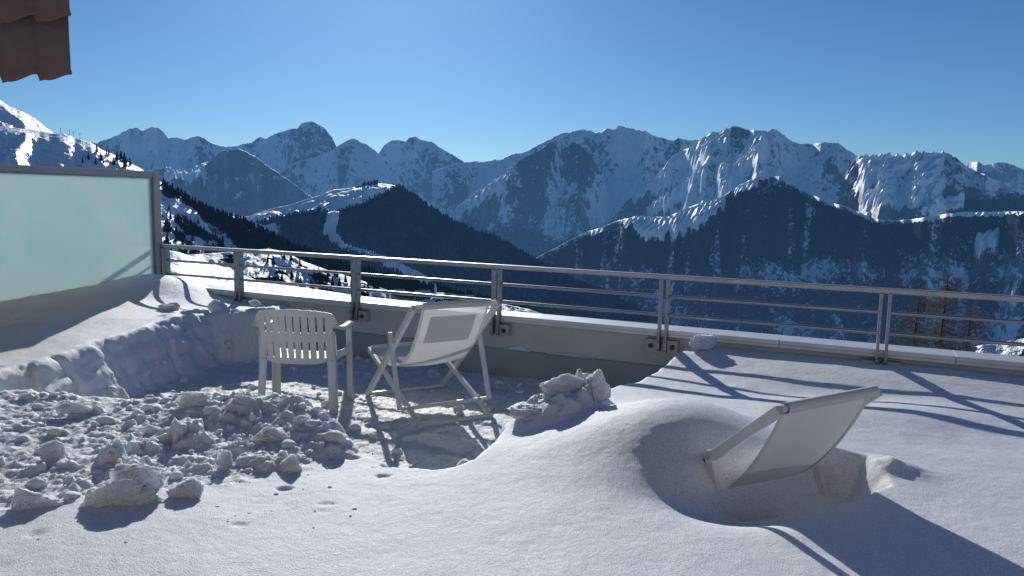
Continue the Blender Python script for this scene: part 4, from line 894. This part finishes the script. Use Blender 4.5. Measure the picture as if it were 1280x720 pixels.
# ------------------------------------------------------------------ hamlet by the lower piste
M['roofsnow'] = simple_mat('roof_snow', (.8, .82, .86), rough=.7); M['chalet_wall'] = simple_mat('chalet_wall', (.20, .14, .10), (.12, .09, .07), rough=.8); M['pane'] = simple_mat('pane', (.02, .03, .04), rough=.1)
hut = None
for k, (u, dv, w, rz) in enumerate([(497, 3, 9, .3), (512, 4, 8, -.2), (528, 3, 10, .5), (560, 3, 8, .1), (574, 4, 9, -.4), (586, 3, 8, .7)]):
    p = ground_on('lower_piste', u, dv)
    if hut is None:
        hut = bpy.data.objects.new('mountain_hut', None); col.objects.link(hut); tag(hut, 'tiny snow-roofed chalet in the hamlet seen between the lower rails', 'chalet', 'chalets of the hamlet below')
        m = MB(); m.box(-.5, .5, -.4, .4, -.2, .35); m.add([(-.5, -.4, .35), (-.5, .4, .35), (-.5, 0, .68), (.5, -.4, .35), (.5, .4, .35), (.5, 0, .68)], [(0, 2, 1), (3, 4, 5)]); m.build('wall', M['chalet_wall'], hut, scale=1)
        m = MB(); m.beam((-.62, -.27, .50), (.62, -.27, .50), .66, .07, (0, -.62, .78)); m.beam((-.62, .27, .50), (.62, .27, .50), .66, .07, (0, .62, .78)); m.build('roof', M['roofsnow'], hut, scale=1)
        m = MB(); m.box(-.3, -.1, -.405, -.4, .1, .25); m.build('window', M['pane'], hut, scale=1); t = hut
    else: t = copy_tree(hut)
    t.location = tuple(p); t.scale = (w, w, w * .8); t.rotation_euler = (0, 0, rz)
p = ground_on('lower_piste', 551, 3)
ch = bpy.data.objects.new('chapel', None); col.objects.link(ch); tag(ch, 'tiny white chapel with pointed spire in the hamlet beyond the railing', 'chapel'); ch.location = tuple(p)
m = MB(); m.box(-3, 3, -2.5, 2.5, -1, 4); m.build('nave', M['roofsnow'], ch, scale=1)
m = MB(); m.box(-5, -3.02, -1, 1, -1, 7); m.add([(-5.2, -1.2, 7), (-2.8, -1.2, 7), (-2.8, 1.2, 7), (-5.2, 1.2, 7), (-4, 0, 12)], [(0, 1, 4), (1, 2, 4), (2, 3, 4), (3, 0, 4)]); m.build('spire', M['roofsnow'], ch, scale=1)

# ------------------------------------------------------------------ bare larch behind the railing
def larch(name, u, vtop, dist, height, seed, label, spread):
    d = ray(u, vtop); P = CM + d * dist / math.hypot(d[0], d[1]); rt = bpy.data.objects.new(name, None); col.objects.link(rt); tag(rt, label, 'tree')
    rt.location = (P[0], P[1], P[2] - height); r = random.Random(seed); H_ = height
    tr = MB(); tr.tube([(0, 0, 0), (.05, 0, H_ * .4), (-.05, .05, H_ * .75), (0, 0, H_)], [.13, .09, .045, .01], 10); tr.build('trunk', M['trunk'], rt, scale=1)
    br = MB(); tw = MB()
    z = H_ * .35
    while z < H_ * .985:
        f = 1 - z / H_; L = spread * (f ** .62) * r.uniform(.55, 1.1) + .12; a = r.uniform(0, 6.28); rise = r.uniform(.15, .45)
        pts = [Vector((0, 0, z))]
        for k in range(1, 6):
            t = k / 5; pts.append(Vector((math.cos(a) * L * t, math.sin(a) * L * t, z + L * (rise * t * t - .12 * math.sin(t * 3)))) + Vector((r.gauss(0, .03), r.gauss(0, .03), r.gauss(0, .03))) * L)
        br.tube(pts, [.022 * (1 - k / 5.5) * (.4 + f) + .004 for k in range(6)], 4, cap=False)
        for q in range(int(10 + L * 15)):
            t = r.uniform(.12, 1); i = min(4, int(t * 5)); p0 = pts[i].lerp(pts[i + 1], t * 5 - i) if i < 5 else pts[5]
            l = r.uniform(.12, .42) * (.5 + f); dr = Vector((math.cos(a) * .5 + r.gauss(0, .6), math.sin(a) * .5 + r.gauss(0, .6), r.gauss(-.15, .45))).normalized()
            p1 = p0 + dr * l; w = dr.cross(Vector((r.gauss(0, 1), r.gauss(0, 1), r.gauss(0, 1)))).normalized() * .006
            tw.add([p0 - w, p0 + w, p1], [(0, 1, 2)])
            for _ in range(3):
                q0 = p0.lerp(p1, r.uniform(.2, 1)); d2 = Vector((r.gauss(0, 1), r.gauss(0, 1), r.gauss(0, 1))).normalized(); w2 = d2.cross(Vector((0, 0, 1))).normalized() * .006
                tw.add([q0 - w2, q0 + w2, q0 + d2 * r.uniform(.05, .14)], [(0, 1, 2)])
        z += r.uniform(.02, .06)
    br.build('branch', M['twig'], rt, scale=1); tw.build('twigs', M['twig'], rt, scale=1)
larch('larch_tree', 1186, 342, 27, 9.5, 4, 'tall bare reddish larch whose top rises above the handrail', 3.2)
larch('larch_tree', 1150, 366, 29, 8.5, 9, 'shorter bare larch just left of the tall one, top level with the handrail', 2.3)
larch('larch_tree', 1214, 392, 26, 7.5, 13, 'lowest bare larch on the right, its top between the two thin rails', 2.2)

# ------------------------------------------------------------------ light, sky, camera
world = bpy.data.worlds.new('World'); scene.world = world; world.use_nodes = True; nt = world.node_tree; nt.nodes.clear()
sky = nt.nodes.new('ShaderNodeTexSky'); sky.sky_type = 'NISHITA'; sky.sun_disc = False; sky.sun_elevation = SUN_EL; sky.sun_rotation = SUN_AZ
sky.altitude = 1900; sky.air_density = 1.0; sky.dust_density = .55; sky.ozone_density = 2.5
bg = nt.nodes.new('ShaderNodeBackground'); bg.inputs[1].default_value = .073; wo = nt.nodes.new('ShaderNodeOutputWorld')
tint = nt.nodes.new('ShaderNodeMix'); tint.data_type = 'RGBA'; tint.blend_type = 'MULTIPLY'; tint.inputs['Factor'].default_value = 1; tint.inputs['B'].default_value = (.47, .74, 1, 1)
tcw = nt.nodes.new('ShaderNodeTexCoord'); dt = nt.nodes.new('ShaderNodeVectorMath'); dt.operation = 'DOT_PRODUCT'; dt.inputs[1].default_value = (math.sin(SUN_AZ) * math.cos(SUN_EL), math.cos(SUN_AZ) * math.cos(SUN_EL), math.sin(SUN_EL))
nrm = nt.nodes.new('ShaderNodeVectorMath'); nrm.operation = 'NORMALIZE'; nt.links.new(tcw.outputs['Generated'], nrm.inputs[0]); nt.links.new(nrm.outputs[0], dt.inputs[0])
mxz = nt.nodes.new('ShaderNodeMath'); mxz.operation = 'MAXIMUM'; mxz.inputs[1].default_value = 0; nt.links.new(dt.outputs['Value'], mxz.inputs[0])
pw_ = nt.nodes.new('ShaderNodeMath'); pw_.operation = 'POWER'; pw_.inputs[1].default_value = 26; nt.links.new(mxz.outputs[0], pw_.inputs[0])
gm = nt.nodes.new('ShaderNodeVectorMath'); gm.operation = 'SCALE'; gm.inputs[0].default_value = (.75, 1.45, 2.3); nt.links.new(pw_.outputs[0], gm.inputs['Scale'])
ad = nt.nodes.new('ShaderNodeVectorMath'); ad.operation = 'ADD'; nt.links.new(tint.outputs['Result'], ad.inputs[0]); nt.links.new(gm.outputs[0], ad.inputs[1])
nt.links.new(sky.outputs[0], tint.inputs['A']); nt.links.new(ad.outputs[0], bg.inputs[0]); nt.links.new(bg.outputs[0], wo.inputs[0])
sl = bpy.data.lights.new('sun', 'SUN'); sl.energy = 3.7; sl.angle = math.radians(.53); sl.color = (1, .985, .945)
so = bpy.data.objects.new('sun', sl); col.objects.link(so)
sd = Vector((math.sin(SUN_AZ) * math.cos(SUN_EL), math.cos(SUN_AZ) * math.cos(SUN_EL), math.sin(SUN_EL)))
so.rotation_euler = sd.to_track_quat('Z', 'Y').to_euler()
cam = bpy.data.cameras.new('camera'); co = bpy.data.objects.new('camera', cam); col.objects.link(co)
cam.sensor_width = 36; cam.lens = FPX / 1280 * 36; cam.clip_end = 120000; cam.clip_start = .05
mw = Matrix(((Rv[0], Uv[0], -Fv[0], CM[0]), (Rv[1], Uv[1], -Fv[1], CM[1]), (Rv[2], Uv[2], -Fv[2], CM[2]), (0, 0, 0, 1)))
co.matrix_world = mw; scene.camera = co
scene.view_settings.view_transform = 'Standard'; scene.view_settings.look = 'None'; scene.view_settings.exposure = 0; scene.view_settings.gamma = 1
scene.render.engine = 'CYCLES'; scene.cycles.use_denoising = True
